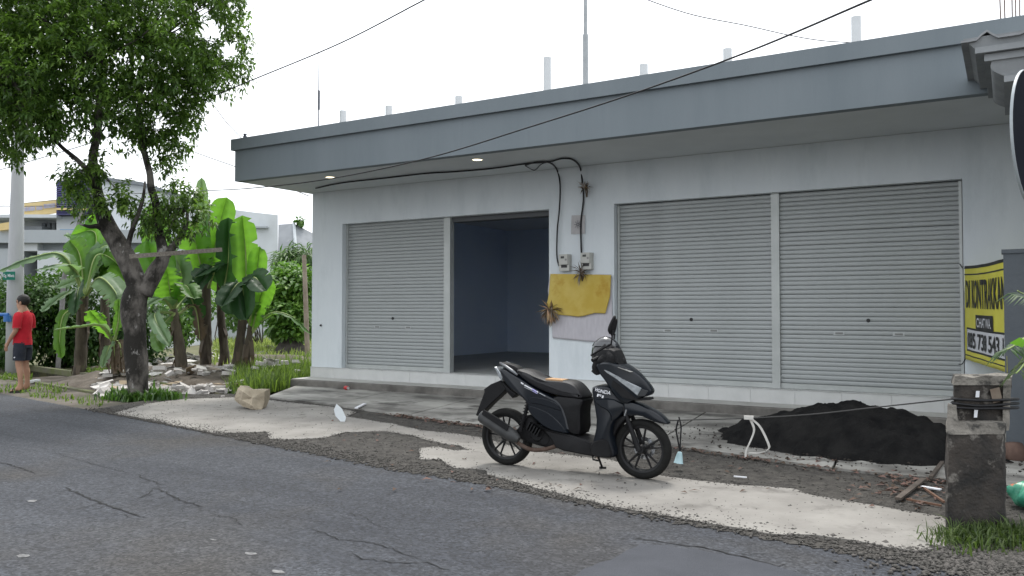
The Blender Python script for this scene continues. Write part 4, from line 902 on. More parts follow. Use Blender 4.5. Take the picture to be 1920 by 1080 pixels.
# lettering and streak decals on the right side
def decal_text(body, p0, p1, wfun, mat, h, name='lettering', yl=RS):
    a = V((*BL(*p0, yl),)); b = V((*BL(*p1, yl),)); vs, fs = text_mesh(body, 1.0, 0, .02); w_ = max(v[0] for v in vs); u = (b-a)/w_; nv = V((-u.y, u.x)).normalized()*h
    m = MB(); out = []
    for X, Y_, _ in vs:
        q_ = a + u*X + nv*Y_; out.append((q_.x, -(wfun(q_.x, q_.y)+.0035), q_.y))
    m.add(out, fs); return m.build(name, mat, bike, local=True, fixn=False)
decal_text('HONDA', (768,518), (842,543), wls, m_wht, .042, yl=-.18)
decal_text('Fi', (776,548), (812,560), wls, m_wht, .034, yl=-.18)
def streak(a, b, wd, mat):
    p = [BL(*a, RS), BL(*b, RS)]; d_ = nrm(np.array(p[1])-np.array(p[0])); nn = np.array([-d_[1], d_[0]])*wd; m = MB()
    qs = [np.array(p[0])-nn*.6, np.array(p[1])-nn, np.array(p[1])+nn*.6, np.array(p[0])+nn]; m.add([(x, -(wbody(x, z)+.004), z) for x, z in qs], [(0,1,2,3)]); m.build('streak_decal', mat, bike, local=True, fixn=False)
streak((352,472),(368,480),.008,m_wht); streak((372,486),(416,508),.0075,m_wht); streak((416,508),(442,522),.0075,m_lil); streak((442,521),(450,527),.0075,m_wht)
streak((370,496),(416,518),.003,m_gry); streak((416,518),(446,534),.003,m_lil); streak((456,530),(490,547),.004,m_gry)
# helmet and jacket on the handlebar: lifted off, so own things
hc = PD(860+826/3, 560+300/3, 7.38)
hel = thing('helmet', 'glossy black open-face helmet resting on the scooter handlebar', 'helmet', hc)
m = MB(); n1, n2 = 28, 18; vs = []; fs = []
for j in range(n2+1):
    th = math.pi*.72*j/n2
    for i in range(n1):
        ph = 2*math.pi*i/n1; q_ = np.array([math.sin(th)*math.cos(ph)*.140, math.sin(th)*math.sin(ph)*.125, math.cos(th)*.168]); q_ = RT*q_[0]+FW*q_[1]+np.array([0,0,1])*q_[2]; vs.append(hc+q_+np.array([0,0,-.03])+RT*(.02*(j/n2)))
for j in range(n2):
    for i in range(n1): fs.append((j*n1+i, j*n1+(i+1)%n1, (j+1)*n1+(i+1)%n1, (j+1)*n1+i))
m.add(vs, fs); sho = m.build('shell', M('helmet_gloss', (.012,.013,.016), rough=.12, coat=.8), hel, smooth=True)
sol = sho.modifiers.new('solid', 'SOLIDIFY'); sol.thickness = .02; sol.offset = -1
m = MB(); vs = []; fs = []; k1, k2 = 16, 6
for j in range(k2+1):
    for i in range(k1+1):
        ph = R(200)+R(125)*i/k1; el = R(30)+R(15)*j/k2; q_ = RT*math.cos(el)*math.cos(ph)*.153+FW*math.cos(el)*math.sin(ph)*.131+np.array([0,0,1])*math.sin(el)*.172; vs.append(hc+q_+np.array([0,0,-.03]))
for j in range(k2):
    for i in range(k1): a = j*(k1+1)+i; fs.append((a,a+1,a+k1+2,a+k1+1))
m.add(vs, fs); m.build('visor', M('visor_grey', (.035,.038,.042), rough=.08, coat=1.0), hel, smooth=True)
jc = PD(860+840/3, 560+318/3, 7.22); m = MB(); vs = []; fs = []; n1, n2 = 36, 16
for j in range(n2+1):
    t = j/n2
    for i in range(n1):
        a = 2*math.pi*i/n1; rr_ = (.03+.10*min(1,t*2.2))*(1+.16*math.sin(a*5+t*4)+.10*math.sin(a*9-t*7)); q_ = jc+RT*math.cos(a)*rr_*.95+FW*math.sin(a)*rr_*.8+np.array([0,0,.07-.21*t+.03*math.sin(a*3)]); vs.append(q_)
for j in range(n2):
    for i in range(n1): fs.append((j*n1+i, j*n1+(i+1)%n1, (j+1)*n1+(i+1)%n1, (j+1)*n1+i))
fs += [tuple(range(n1)), tuple(n2*n1+i for i in range(n1-1,-1,-1))]
m.add(vs, fs); tag(m.build('jacket', M('black_cloth', (.008,.008,.009), (.013,.013,.014), 20, .95, .4, 60), smooth=True), 'crumpled black cloth bundled over the scooter handlebar', 'jacket')
# =================================================================== RIGHT SIDE: post, banner, grey wall, neighbour eave, round sign
m_post = M('old_concrete_black_paint', (.016,.016,.016), (.066,.056,.048), 4, .9, .9, 30, c3=(.17,.157,.14), s3=5.5, r3=(.57,.63))
m_post2 = M('weathered_concrete', (.13,.12,.105), (.27,.25,.22), 6, .95, .9, 35, c3=(.05,.048,.044), s3=5, r3=(.55,.62))
pb_ = G(1829,1000); post = thing('concrete_post', 'stubby weathered concrete post with black paint by the road edge', 'post', pb_)
def rough_block(corners_bottom, corners_top, nz, nu, amp):
    """block between two quads, subdivided and chipped"""
    cb = [np.array(p, float) for p in corners_bottom]; ct = [np.array(p, float) for p in corners_top]; m = MB(); vs = []; fs = []; n = 4*nu
    for j in range(nz+1):
        for k in range(4):
            for i in range(nu):
                u = i/nu; p = (cb[k]*(1-u)+cb[(k+1)%4]*u)*(1-j/nz)+(ct[k]*(1-u)+ct[(k+1)%4]*u)*(j/nz); cen = sum(cb)/4*(1-j/nz)+sum(ct)/4*(j/nz); o = p-cen; o[2] = 0
                corner = 1-.05*(1 if i == 0 else 0); q_ = cen + (p-cen)*corner + nrm(o)*amp*(noise3(p,6)+.6*noise3(p,17)) + np.array([0,0,amp*noise3(p*1.3,9) if j == nz else 0]); vs.append(q_)
    for j in range(nz):
        for i in range(n): fs.append((j*n+i, j*n+(i+1)%n, (j+1)*n+(i+1)%n, (j+1)*n+i))
    c_ = len(vs); vs.append(sum(ct)/4+np.array([0,0,.006])); fs += [(nz*n+i, nz*n+(i+1)%n, c_) for i in range(n)]; fs.append(tuple(range(n-1,-1,-1)))
    m.add(vs, fs); return m
pd_ = pb_ @ FW
def PQ(x0, x1, d0, d1, y=None, z=None):
    out = []
    for x, dd_ in ((x0,d0),(x1,d0),(x1,d1),(x0,d1)):
        p = PD(x, 900, dd_); p[2] = z; out.append(p)
    return out
zt = lambda y, dd_: PD(1830, y, dd_)[2]
rough_block(PQ(1772,1884,pd_,pd_+.42,z=-.05), PQ(1778,1886,pd_+.01,pd_+.42,z=zt(812,pd_)), 16, 10, .016).build('lower_block', m_post, post, smooth=30)
rough_block(PQ(1776,1888,pd_+.005,pd_+.41,z=zt(812,pd_)-.01), PQ(1779,1890,pd_+.03,pd_+.41,z=zt(795,pd_)), 3, 10, .014).build('ledge', m_post2, post, smooth=30)
rough_block(PQ(1790,1892,pd_+.15,pd_+.40,z=zt(800,pd_)), PQ(1792,1898,pd_+.15,pd_+.40,z=zt(709,pd_+.15)), 10, 9, .012).build('upper_block', m_post, post, smooth=30)
rough_block(PQ(1775,1802,pd_+.02,pd_+.2,z=zt(812,pd_)), PQ(1778,1796,pd_+.06,pd_+.2,z=zt(765,pd_)), 6, 4, .02).build('broken_edge', m_post2, post, smooth=30)
rough_block(PQ(1788,1896,pd_+.14,pd_+.41,z=zt(722,pd_+.15)), PQ(1792,1899,pd_+.145,pd_+.41,z=zt(706,pd_+.15)), 2, 9, .016).build('top_cap', m_post2, post, smooth=30)
rough_block(PQ(1881,1894,pd_+.11,pd_+.3,z=zt(812,pd_)), PQ(1884,1899,pd_+.12,pd_+.3,z=zt(712,pd_+.15)), 8, 3, .008).build('corner_strip', m_post2, post, smooth=30)
def dface(pts, dd_, th, mat, name):
    m = MB(); a = [PD(x, y, dd_) for x, y in pts]; b = [PD(x, y, dd_+th) for x, y in pts]; n = len(a); m.add(a+b, [tuple(range(n)), tuple(range(2*n-1,n-1,-1))]+[(i,(i+1)%n,n+(i+1)%n,n+i) for i in range(n)]); return m.build(name, mat, post)
dface([(1830,733),(1837,733),(1836,745),(1829,745)], pd_+.12, .02, m_wht, 'white_strip'); dface([(1827,767),(1834,767),(1832,783),(1826,783)], pd_+.12, .02, m_wht, 'white_strip')
dface([(1856,730),(1874,726),(1880,752),(1862,756)], pd_+.115, .025, M('brown_board', (.17,.13,.10), (.22,.18,.14), 15, .9), 'wood_chip')
for yy, sag in ((748,3),(756,5),(764,2)):
    m = MB(); loop = [PD(1787,yy,pd_+.13), PD(1840,yy+sag,pd_+.115), PD(1897,yy+1,pd_+.13), PD(1900,yy,pd_+.42), PD(1795,yy-2,pd_+.42), PD(1787,yy,pd_+.13)]
    m.tube(spl(loop, 5), .009, 6); m.build('black_strap', m_black, post, smooth=True)
# grey boundary wall
gw = MB(); g0 = G(1887,856); gw.box((g0[0],9.62,-.02), (6.0,9.80,2.02)); gw.box((g0[0]-.015,9.605,2.02), (6.0,9.815,2.06))
tag(gw.build('boundary_wall', M('dark_grey_wall', (.10,.115,.13), (.125,.14,.155), 2, .8, .2, 30)), 'dark grey boundary wall at the right edge behind the post', 'wall')
# vinyl banner stretched from the shop pier to the end of the grey wall
ban_t = thing('vinyl_banner', 'yellow rental banner with black lettering beside the right shutter', 'banner', PD(1850,690,9.2))
bTL, bBL = PD(1808,499,10.25), PD(1810,673,10.2); bTR, bBR = PD(1886,484,8.3), PD(1889,699,8.25)
bn = nrm(np.cross(bTR-bTL, bBL-bTL)); 
if bn @ (CAM-bTL) < 0: bn = -bn
def SB(u, v, off=0.0):
    p = (bTL*(1-u)+bTR*u)*(1-v)+(bBL*(1-u)+bBR*u)*v; sag = .018*math.sin(math.pi*u)*(1-v) ; rip = .005*math.sin(u*17+v*4)*(.4+.6*math.sin(math.pi*u)) + .0018*math.sin(u*31-v*6)
    return p + bn*(rip+off) - np.array([0,0,sag])
def bgrid(u0, u1, v0, v1, off, nu, nv, name, mat, parent, thick=0):
    m = MB(); vs = [SB(u0+(u1-u0)*i/nu, v0+(v1-v0)*j/nv, off) for j in range(nv+1) for i in range(nu+1)]; m.add(vs, [(j*(nu+1)+i,j*(nu+1)+i+1,(j+1)*(nu+1)+i+1,(j+1)*(nu+1)+i) for j in range(nv) for i in range(nu)])
    o = m.build(name, mat, parent, smooth=True, fixn=False)
    if thick: s = o.modifiers.new('solid', 'SOLIDIFY'); s.thickness = thick; s.offset = 0
    return o
m_by = M('banner_yellow', (.60,.56,.055), (.66,.62,.08), 3, .5); m_bk = M('banner_black', (.013,.013,.013), rough=.5); m_bw = M('banner_white', (.62,.63,.66), rough=.5)
cl_ = bgrid(0,1,0,1,0,60,24,'cloth',m_by,ban_t,.003)
for a in [(0,1,0,.03),(0,1,.085,.10),(0,1,.945,.957),(0,.012,.03,1),(.985,1,.03,.95)]: bgrid(*a,.004,48,2,'border',m_bk,cl_)
bgrid(.055,1.0,.655,.905,.004,48,6,'number_panel_frame',m_bk,cl_); bgrid(.075,.995,.675,.885,.0065,48,6,'number_panel',m_bw,cl_); bgrid(.33,.74,.51,.66,.0085,30,5,'caption_panel',m_bk,cl_)
def btext(body, u0, u1, vb, vt, off, mat, bold=.01):
    vs, fs = text_mesh(body, 1.0, 0, bold); x0 = min(v[0] for v in vs); x1 = max(v[0] for v in vs); y0_ = min(v[1] for v in vs); y1_ = max(v[1] for v in vs)
    bm = bmesh.new(); V_ = [bm.verts.new(v) for v in vs]
    for f_ in fs:
        try: bm.faces.new([V_[i] for i in f_])
        except ValueError: pass
    bmesh.ops.triangulate(bm, faces=bm.faces[:]); bmesh.ops.subdivide_edges(bm, edges=[e for e in bm.edges if e.calc_length() > .10], cuts=4, use_grid_fill=True); bmesh.ops.triangulate(bm, faces=bm.faces[:])
    bm.verts.index_update(); m = MB(); m.add([SB(u0+(u1-u0)*(v.co.x-x0)/(x1-x0), vb+(vt-vb)*(v.co.y-y0_)/(y1_-y0_), off) for v in bm.verts], [tuple(v.index for v in f_.verts) for f_ in bm.faces]); bm.free()
    m.build('lettering', mat, cl_, fixn=False)
btext('DI KONTRAKKAN', .06, .99, .45, .15, .009, m_bk, .02); btext('CHAT WA.', .37, .71,   .635, .54, .016, m_bw, .015); btext('085 738 543 1', .10, .96, .865, .70, .014, m_bk, .02)
for (u, v, ex_) in [(0,0,(1795,490)),(0,1,(1798,683))]:
    p = SB(u, v); e = PD(*ex_, 10.3) if v else p+np.array([-.05,.06,.03]); m = MB(); m.tube([p, (p+e)/2-np.array([0,0,.03]), e], .006, 6); m.build('tie_cord', m_black, ban_t)
# neighbour's small building: off to the right, only its eave reaches into the picture
nb_ = thing('neighbour_kiosk', 'grey corrugated eave with stepped cornice jutting in at the upper right', 'kiosk', (1.9,8.7,0))
m_corr = M('corrugated_grey', (.20,.21,.22), (.29,.30,.31), 3, .8, .3, 30); m_corn = M('cornice_grey', (.22,.235,.245), (.29,.305,.315), 3, .85, .2, 30)
ed = 7.4; eL = PD(1806,72,ed)
ax_ = np.array([1.,0,0]); ay_ = np.array([0,1.,0])
def NB(r_, f_, z): p = eL + ax_*r_ + ay_*f_; return (p[0], p[1], z)
ztop = eL[2]
m = MB(); vs = []; fs = []; n = 70
for i in range(n+1):
    r_ = -.02+2.9*i/n; ph = (r_ % .36)/.36; zz = .075*max(0, 1-abs(ph-.5)/.22) if abs(ph-.5) < .22 else 0
    for (f_, dz) in ((0,0),(1.6,.35)):
        for th in (0,.02): vs.append(NB(r_, f_, ztop-.02+zz+dz*.0-th))
for i in range(n):
    o = 4*i; fs += [(o,o+4,o+6,o+2),(o+1,o+3,o+7,o+5),(o,o+1,o+5,o+4),(o+2,o+6,o+7,o+3)]
m.add(vs, fs); m.build('corrugated_sheet', m_corr, nb_, smooth=25)
def ncorn(r0, f0, z0, z1, name, mat, r1=2.9, f1=1.6):
    m = MB(); a = [NB(r0,f0,z0),NB(r1,f0,z0),NB(r1,f1,z0),NB(r0,f1,z0)]; b = [NB(r0,f0,z1),NB(r1,f0,z1),NB(r1,f1,z1),NB(r0,f1,z1)]; m.add(a+b, [(3,2,1,0),(4,5,6,7),(0,1,5,4),(1,2,6,5),(2,3,7,6),(3,0,4,7)]); m.build(name, mat, nb_)
zz_ = lambda y: PD(1820,y,ed)[2]
m = MB(); m.add([NB(-.0,.02,zz_(72)),NB(.09,.05,zz_(92)),NB(2.9,.05,zz_(92)),NB(2.9,.02,zz_(72)),NB(-.0,1.6,zz_(72)),NB(.09,1.6,zz_(92)),NB(2.9,1.6,zz_(92)),NB(2.9,1.6,zz_(72))], [(0,1,2,3),(4,7,6,5),(0,4,5,1),(1,5,6,2)]); m.build('eave_underside', m_corn, nb_)
ncorn(.09,.03,zz_(102),zz_(91),'cornice_board',m_corn); ncorn(.16,.08,zz_(116),zz_(103),'cornice_board',m_corn)
m = MB(); vs = []; fs = []; k = 8
for i in range(k+1):
    t = i/k; r_ = .22+.10*t+.06*math.sin(t*math.pi)*-1+.02*t; z = zz_(116)+(zz_(147)-zz_(116))*t
    vs += [NB(r_,.1+.05*t,z), NB(2.9,.1+.05*t,z), NB(2.9,1.5,z), NB(r_,1.5,z)]
for i in range(k):
    o = 4*i
    for q_ in range(4): fs.append((o+q_, o+(q_+1)%4, o+4+(q_+1)%4, o+4+q_))
m.add(vs, fs); m.build('cornice_cove', m_corn, nb_, smooth=40); ncorn(.31,.12,zz_(157),zz_(146),'cornice_board',m_corn)
wl = MB(); a = [NB(.75,.35,0),NB(2.8,.35,0),NB(2.8,1.5,0),NB(.75,1.5,0)]; b = [(x,y,zz_(150)) for x,y,z in a]; wl.add([(x,y,-.02) for x,y,z in a]+b, [(3,2,1,0),(4,5,6,7),(0,1,5,4),(1,2,6,5),(2,3,7,6),(3,0,4,7)]); wl.build('wall', m_corn, nb_)
# round projecting sign
sc = PD(1933,263,6.3); sgn = thing('round_sign', 'round dark projecting sign with white rim at the right edge', 'sign', sc); nv = nrm(-FW*.705+RT*.704+np.array([0,0,.02])); rr_ = .535
m = MB(); m.lathe([(.001,.008),(rr_-.012,.008),(rr_,.008)], sc, nv, 48); m.build('face', M('sign_dark', (.006,.008,.014), (.009,.011,.018), 4, .8, spec=.1), sgn)
m = MB(); m.lathe([(rr_-.004,.010),(rr_+.003,.010),(rr_+.003,-.009),(.001,-.009)], sc, nv, 48); m.build('rim', M('sign_rim', (.38,.42,.44), (.28,.31,.33), 5, .5), sgn, smooth=40)
m = MB(); e = V(NB(1.2,.4,sc[2])); m.tube([sc+nv*.02+ay_*rr_*.9, sc+nv*.4+ay_*.5, (e.x, e.y, sc[2])], .02, 8); m.build('bracket', MATS['dark_steel'], sgn)
# sand heap
sp0 = G(1588,838,.03); m = MB(); nx, ny = 110, 70; vs = []; fs = []; ex1 = nrm(G(1790,858)-G(1385,815)); ex1[2] = 0; ex2 = np.array([-ex1[1], ex1[0], 0])
if ex2[1] < 0: ex2 = -ex2
for j in range(ny+1):
    for i in range(nx+1):
        a = (i/nx-.5)*3.5; b = (j/ny-.5)*2.5; p = sp0+ex1*a+ex2*b
        wob = 1+.22*noise3((a*1.3,b*1.3,1),1)+.13*noise3((a*4,b*4,2),1)+.06*noise3((a*11,b*11,4),1); rr_ = math.hypot(a/(1.42*wob), (b-.10)/(.92*wob)); h = max(0, 1-rr_)
        h = .45*(1-math.exp(-2.0*h))/(1-math.exp(-2.0)) + (.045*noise3((a*4,b*4,3),1)+.035*noise3((a*11,b*11,5),1)+.022*noise3((a*27,b*27,7),1))*min(1, h*5)
        h *= 1-.35*max(0,-a-.2)*.5
        vs.append((p[0], min(p[1], 11.12 if h > .0 else 99), .034+h if rr_ < 1.02 else -.03))
for j in range(ny):
    for i in range(nx): a = j*(nx+1)+i; fs.append((a,a+1,a+nx+2,a+nx+1))
m.add(vs, fs); tag(m.build('sand_heap', M('black_sand', (.006,.006,.0065), (.017,.0165,.016), 5, .95, 1.0, 90, c3=(.028,.027,.026), s3=70, r3=(.62,.70), spec=.15), smooth=True), 'heap of black volcanic sand below the right shutter', 'sand heap')
gp = []
for i in range(1500):
    a, b = RNG.normal(0,1,2); p = sp0+ex1*a*1.0+ex2*(b*.55-.25); gp.append((p[0], min(p[1],11.05), .05 if p[1] > ape(p[0])+.02 else .012))
pebbles('spilled_sand', gp, [abs(random.gauss(.006,.006))+.002 for _ in gp], m_grit, 'black sand grains spilled around the heap')
# splashes of sand on the sill
# =================================================================== SMALL THINGS ON THE GROUND
def sheetpoly(pts, th, name, mat, label, cat, **k):
    m = MB(); n = len(pts); pts = [np.array(p) for p in pts]; nn = nrm(np.cross(pts[1]-pts[0], pts[2]-pts[0]))*th; m.add([p for p in pts]+[p+nn for p in pts], [tuple(range(n)), tuple(range(2*n-1,n-1,-1))]+[(i,(i+1)%n,n+(i+1)%n,n+i) for i in range(n)]); return tag(m.build(name, mat), label, cat)
# crumpled sack
bd = (G(470,767,.011) @ FW)
def C4(x, y, off): return PD(400+x/6, 680+y/6, bd+off)
fr = [C4(268,290,.02),C4(300,255,.05),C4(345,262,.03),C4(385,290,-.02),C4(578,325,.10),C4(576,440,.08),C4(540,533,-.05),C4(480,545,-.12),C4(400,515,-.10),C4(330,492,-.02),C4(234,422,.08)]
rdg = [C4(335,330,-.14),C4(440,400,-.10),C4(430,480,-.16),C4(320,420,-.08),C4(500,360,.0)]
bk = [p+FW*.26+np.array([0,0,.02])+(np.array([0,0,-.05]) if i < 4 else 0) for i, p in enumerate(fr)]
V_ = fr+rdg+bk; V_ = [np.array([p[0],p[1],max(p[2],.013)]) for p in V_]
m = MB(); F_ = [(0,1,11),(1,2,11),(2,3,11),(3,12,11),(3,4,15),(3,15,12),(4,5,15),(5,6,12),(5,12,15),(6,7,13),(6,13,12),(7,8,13),(8,9,14),(8,14,13),(9,10,14),(10,0,11),(10,11,14),(11,12,14),(12,13,14)]
F_ += [(i,(i+1)%11,16+(i+1)%11,16+i) for i in range(11)] + [tuple(range(26,15,-1))]
m.add(V_, F_); sk_ = m.build('paper_sack', M('kraft_paper', (.33,.28,.205), (.40,.345,.26), 5, .9, .35, 25, c3=(.24,.2,.15), s3=9, r3=(.58,.7)))
tag(sk_, 'crumpled brown paper sack on the cream concrete near the tree', 'sack')
sb_ = sk_.modifiers.new('s','SUBSURF'); sb_.levels = 2; sb_.render_levels = 2; sb_.subdivision_type = 'SIMPLE'
tx = bpy.data.textures.new('crumple','CLOUDS'); tx.noise_scale = .09; dm = sk_.modifiers.new('d','DISPLACE'); dm.texture = tx; dm.strength = .03; dm.mid_level = .5
# plastic fin
b = G(645,790,.011); fd = b @ FW; m = MB(); L_ = [(631,757),(626,768),(629,780),(640,792),(645,796),(649,783),(641,766)]; a1 = [PD(x,y,fd-.02) for x,y in L_]; a2 = [PD(x,y,fd+.0) for x,y in L_]
n = len(a1); m.add(a1+a2, [tuple(range(n)), tuple(range(2*n-1,n-1,-1))]+[(i,(i+1)%n,n+(i+1)%n,n+i) for i in range(n)]); t = thing('plastic_marker', 'white plastic leaf-shaped marker standing on the concrete strip', 'marker', b); m.build('blade', M('white_plastic', (.60,.64,.66), (.66,.70,.72), 8, .5), t)
m = MB(); m.tube([PD(645,795,fd-.01), (b[0],b[1],.012)], .012, 8); m.build('foot', m_black, t)
# can
cn = PD(672,727,1); cn = G(672,728,.05); cn = np.array([cn[0],11.04,.084]); dcan = V((.9,-.35,.0)).normalized(); t = thing('drink_can', 'red drink can lying against the step under the left shutter', 'can', (cn[0],cn[1],.052))
p0 = G(667,728,.05); cn = np.array([p0[0]+.0, min(p0[1],11.03), .085])
m = MB(); m.lathe([(.001,0),(.024,0),(.027,.006),(.033,.014),(.033,.108),(.027,.118)], cn, dcan, 20); m.build('body', M('can_red', (.42,.02,.025), (.5,.03,.035), 9, .35), t, smooth=35)
m = MB(); m.lathe([(.027,.118),(.027,.123),(.024,.123),(.023,.117),(.001,.117)], cn, dcan, 20); m.build('lid', M('can_lid', (.6,.6,.6), rough=.3, metal=.7), t, smooth=35)
# string from the post to the scooter with things tied on it
rope = [PD(1788,748,pd_+.13), PD(1640,764,6.1), PD(1520,777,6.6), PD(1405,784,7.15), PD(1272,788,7.5), PD(1180,792,7.62), PD(1120,790,7.72)]
m = MB(); m.tube(spl(rope,6), .005, 6); tag(m.build('string_line', M('grey_string', (.05,.05,.05), rough=.9)), 'thin dark string stretched from the post to the scooter', 'string')
sr = [PD(x,y,7.15) for x,y in [(1406,784),(1414,805),(1408,825),(1399,845),(1398,857)]]; s2 = [PD(x,y,7.15) for x,y in [(1407,784),(1425,800),(1440,830),(1441,842),(1425,849),(1404,849)]]
m = MB()
for pth in (sr, s2):
    q_ = spl(pth, 6)
    vs = []; 
    for i, p in enumerate(q_): wv = RT*.009+np.array([0,0,.004]); vs += [p-wv, p+wv, p+wv+FW*.004, p-wv+FW*.004]
    fs = []
    for i in range(len(q_)-1):
        o = 4*i; fs += [(o+k_,o+(k_+1)%4,o+4+(k_+1)%4,o+4+k_) for k_ in range(4)]
    m.add(vs, fs)
m.obox(PD(1404,783,7.14), .08, .03, .03, Matrix.Rotation(.3,3,'Z')); tag(m.build('white_ribbon', M('white_ribbon', (.62,.61,.58), (.5,.49,.46), 12, .8)), 'white ribbon knotted on the string in front of the sand heap', 'ribbon')
t = thing('hanging_cup', 'pale blue cup hung upside down on black cord beside the front wheel', 'cup', PD(1272,868,7.5)); a = PD(1272,868,7.5); b = PD(1275,846,7.5); ax = b-a
m = MB(); h = np.linalg.norm(ax); m.lathe([(.044,0),(.040,.004),(.030,h*.55),(.020,h*.9),(.001,h),(.001,h-.01),(.026,h*.5),(.042,0)], a, ax, 18); m.build('cup', M('pale_blue_plastic', (.40,.58,.62), (.48,.66,.70), 10, .45), t, smooth=40)
m = MB(); m.tube(spl([b, PD(1271,825,7.5), PD(1268,805,7.5), PD(1272,787,7.5)],5), .008, 6); m.tube(spl([b, PD(1276,820,7.5), PD(1277,800,7.5), PD(1273,782,7.5)],5), .007, 6); m.build('cord', m_black, t)
# dry leaves and sticks
m_dl = M('litter_leaf', (.105,.072,.052), var=True, rough=.9, trans=.15)
P0 = []
for i in range(330):
    x = random.choice([random.uniform(-7.6,-4.6), random.uniform(-3.3,-.4), random.uniform(-7.2,-5.2)]); P0.append((x, ape(x)+random.gauss(-.06,.05), .02))
for i in range(120): q_ = G(random.gauss(1700,45), random.gauss(915,18)); P0.append((q_[0],q_[1],.02))
for i in range(60): q_ = G(random.gauss(1480,60), random.gauss(862,8)); P0.append((q_[0],q_[1],.025))
for i in range(90): q_ = G(random.uniform(620,1500), random.uniform(780,930)); P0.append((q_[0],q_[1],.018))
P0 = np.array(P0); n = len(P0); a = RNG.uniform(0,6.28,n); v, f_ = leaves(P0, np.stack([np.cos(a),np.sin(a),RNG.uniform(-.05,.25,n)],1), RNG.uniform(.04,.11,n), RNG.uniform(.010,.024,n), .15, .5); v[:,2] = np.maximum(v[:,2], .014)
stuff(npmesh('leaf_litter', v, f_, m_dl, var=np.repeat(RNG.uniform(0,1.2,n),5)), 'dry reddish leaves littering the edge of the apron', 'leaf litter')
def stick(label, name, a, b, w_, h_, mat, cat, z=.03):
    p, q_ = G(*a,z), G(*b,z); d_ = V(q_-p); m = MB(); m.obox((p+q_)/2, d_.length, w_, h_, d_.normalized().to_track_quat('X','Z').to_matrix()); tag(m.build(name, mat), label, cat)
m_wd = M('old_board', (.055,.045,.037), (.11,.09,.075), 6, .9, .4, 30)
stick('dark broken board lying in the leaves left of the post', 'broken_board', (1684,935), (1732,898), .045, .018, m_wd, 'board', .035)
stick('thin white splintered strip among the dry leaves near the post', 'splinter', (1728,912), (1764,918), .035, .01, m_wht, 'strip', .03)
stick('long brown stick pointing at the foot of the post', 'stick', (1732,915), (1770,941), .015, .015, M('stick_brown', (.16,.09,.06), rough=.9), 'stick', .025)
stick('brown stick lying crosswise nearer the concrete strip', 'stick', (1700,936), (1765,948), .014, .014, MATS['stick_brown'], 'stick', .022)
stick('white scrap lying on the joint of the apron', 'scrap', (668,765), (684,757), .05, .015, m_wht, 'scrap', .05)
stick('brown palm stalk leaning by the sand heap and the post', 'stalk', (1745,895), (1778,852), .03, .025, m_wd, 'stalk', .05)
stick('pale stick lying on the verge right of the front wheel', 'stick', (1376,893), (1400,895), .014, .01, m_wht, 'stick', .022)
# grass and plants on the right, green bag
P0 = [];
for i in range(1700): q_ = G(random.gauss(1862,50), 1003+abs(random.gauss(0,15))); P0.append((q_[0],q_[1],0.0))
grass('post_grass', P0, np.abs(RNG.normal(.06,.035,len(P0)))+.02, M('weed_blade', (.05,.085,.022), var=True, rough=.6, trans=.3, tcol=(.10,.17,.03)), 'green weeds at the foot of the concrete post', wid=.0055, lean=1.2)
gb = G(1915,955); m = MB(); vs = []; fs = []; n1, n2 = 22, 12
for j in range(n2+1):
    th = math.pi*j/n2
    for i in range(n1): a = 2*math.pi*i/n1; r_ = .13*(1+.18*math.sin(a*4+th*3)+.12*math.sin(a*7)); vs.append(gb+RT*.08+RT*math.sin(th)*math.cos(a)*r_*1.2+FW*math.sin(th)*math.sin(a)*r_+np.array([0,0,.105+math.cos(th)*.10]))
for j in range(n2):
    for i in range(n1): fs.append((j*n1+i,j*n1+(i+1)%n1,(j+1)*n1+(i+1)%n1,(j+1)*n1+i))
m.add(vs, fs); tag(m.build('plastic_bag', M('green_plastic', (.02,.22,.14), (.10,.34,.22), 6, .3, .6, 18, c3=(.5,.12,.06), s3=5, r3=(.60,.66)), smooth=True), 'crumpled green plastic bag on the ground right of the post', 'bag')
pt_ = thing('potted_palm', 'feathery palm fronds and one bright leaf reaching in from the right edge', 'palm', G(2010,960)); m_pl = M('palm_leaflet', (.03,.075,.02), var=True, rough=.5, trans=.3, tcol=(.10,.22,.03)); pbx = G(2010,960)
def frond(tip, dd_, n, L, mat):
    b0 = pbx+np.array([0,0,.75]); e = PD(*tip, dd_); P_ = spl([b0, (b0+e)/2+np.array([0,0,.28]), e], 14); m = MB(); m.tube(P_, np.linspace(.014,.004,len(P_)), 6); fo = m.build('frond', m_brib, pt_, smooth=True)
    pos = []; dr = []
    for i in range(n):
        t = .35+.65*i/n; k_ = int(t*(len(P_)-1)); T = nrm(P_[min(k_+1,len(P_)-1)]-P_[max(k_-1,0)]); s = nrm(np.cross(T,[0,0,1]))*(1 if i%2 else -1); pos.append(P_[k_]); dr.append(T*.8+s*.7+np.array([0,0,-.35]))
    v, f_ = leaves(np.array(pos), np.array(dr), RNG.uniform(.7,1.1,n)*L, np.full(n,.009), .25, .4); npmesh('leaflets', v, f_, mat, fo, RNG.uniform(0,1,len(v)))['kind'] = 'stuff'
frond((1888,655),5.0,50,.18,m_pl); frond((1905,700),5.0,50,.16,MATS['weed_blade']); frond((1908,545),5.2,36,.15,m_pl)
m = MB(); m.tube([tuple(pbx), tuple(pbx+np.array([.01,0,.4])), tuple(pbx+np.array([0,0,.78]))], [.06,.05,.035], 10); m.build('trunk', m_bst, pt_, smooth=True)
v, f_ = leaves(np.array([PD(1925,640,5.0)]), np.array([-RT+np.array([0,0,-.15])]), np.array([.09]), np.array([.032]), .3, .3, np.array([-FW])); npmesh('bright_leaf', v, f_, bl_bright, pt_)
br_ = G(1902,868); m = MB(); vs = []; 
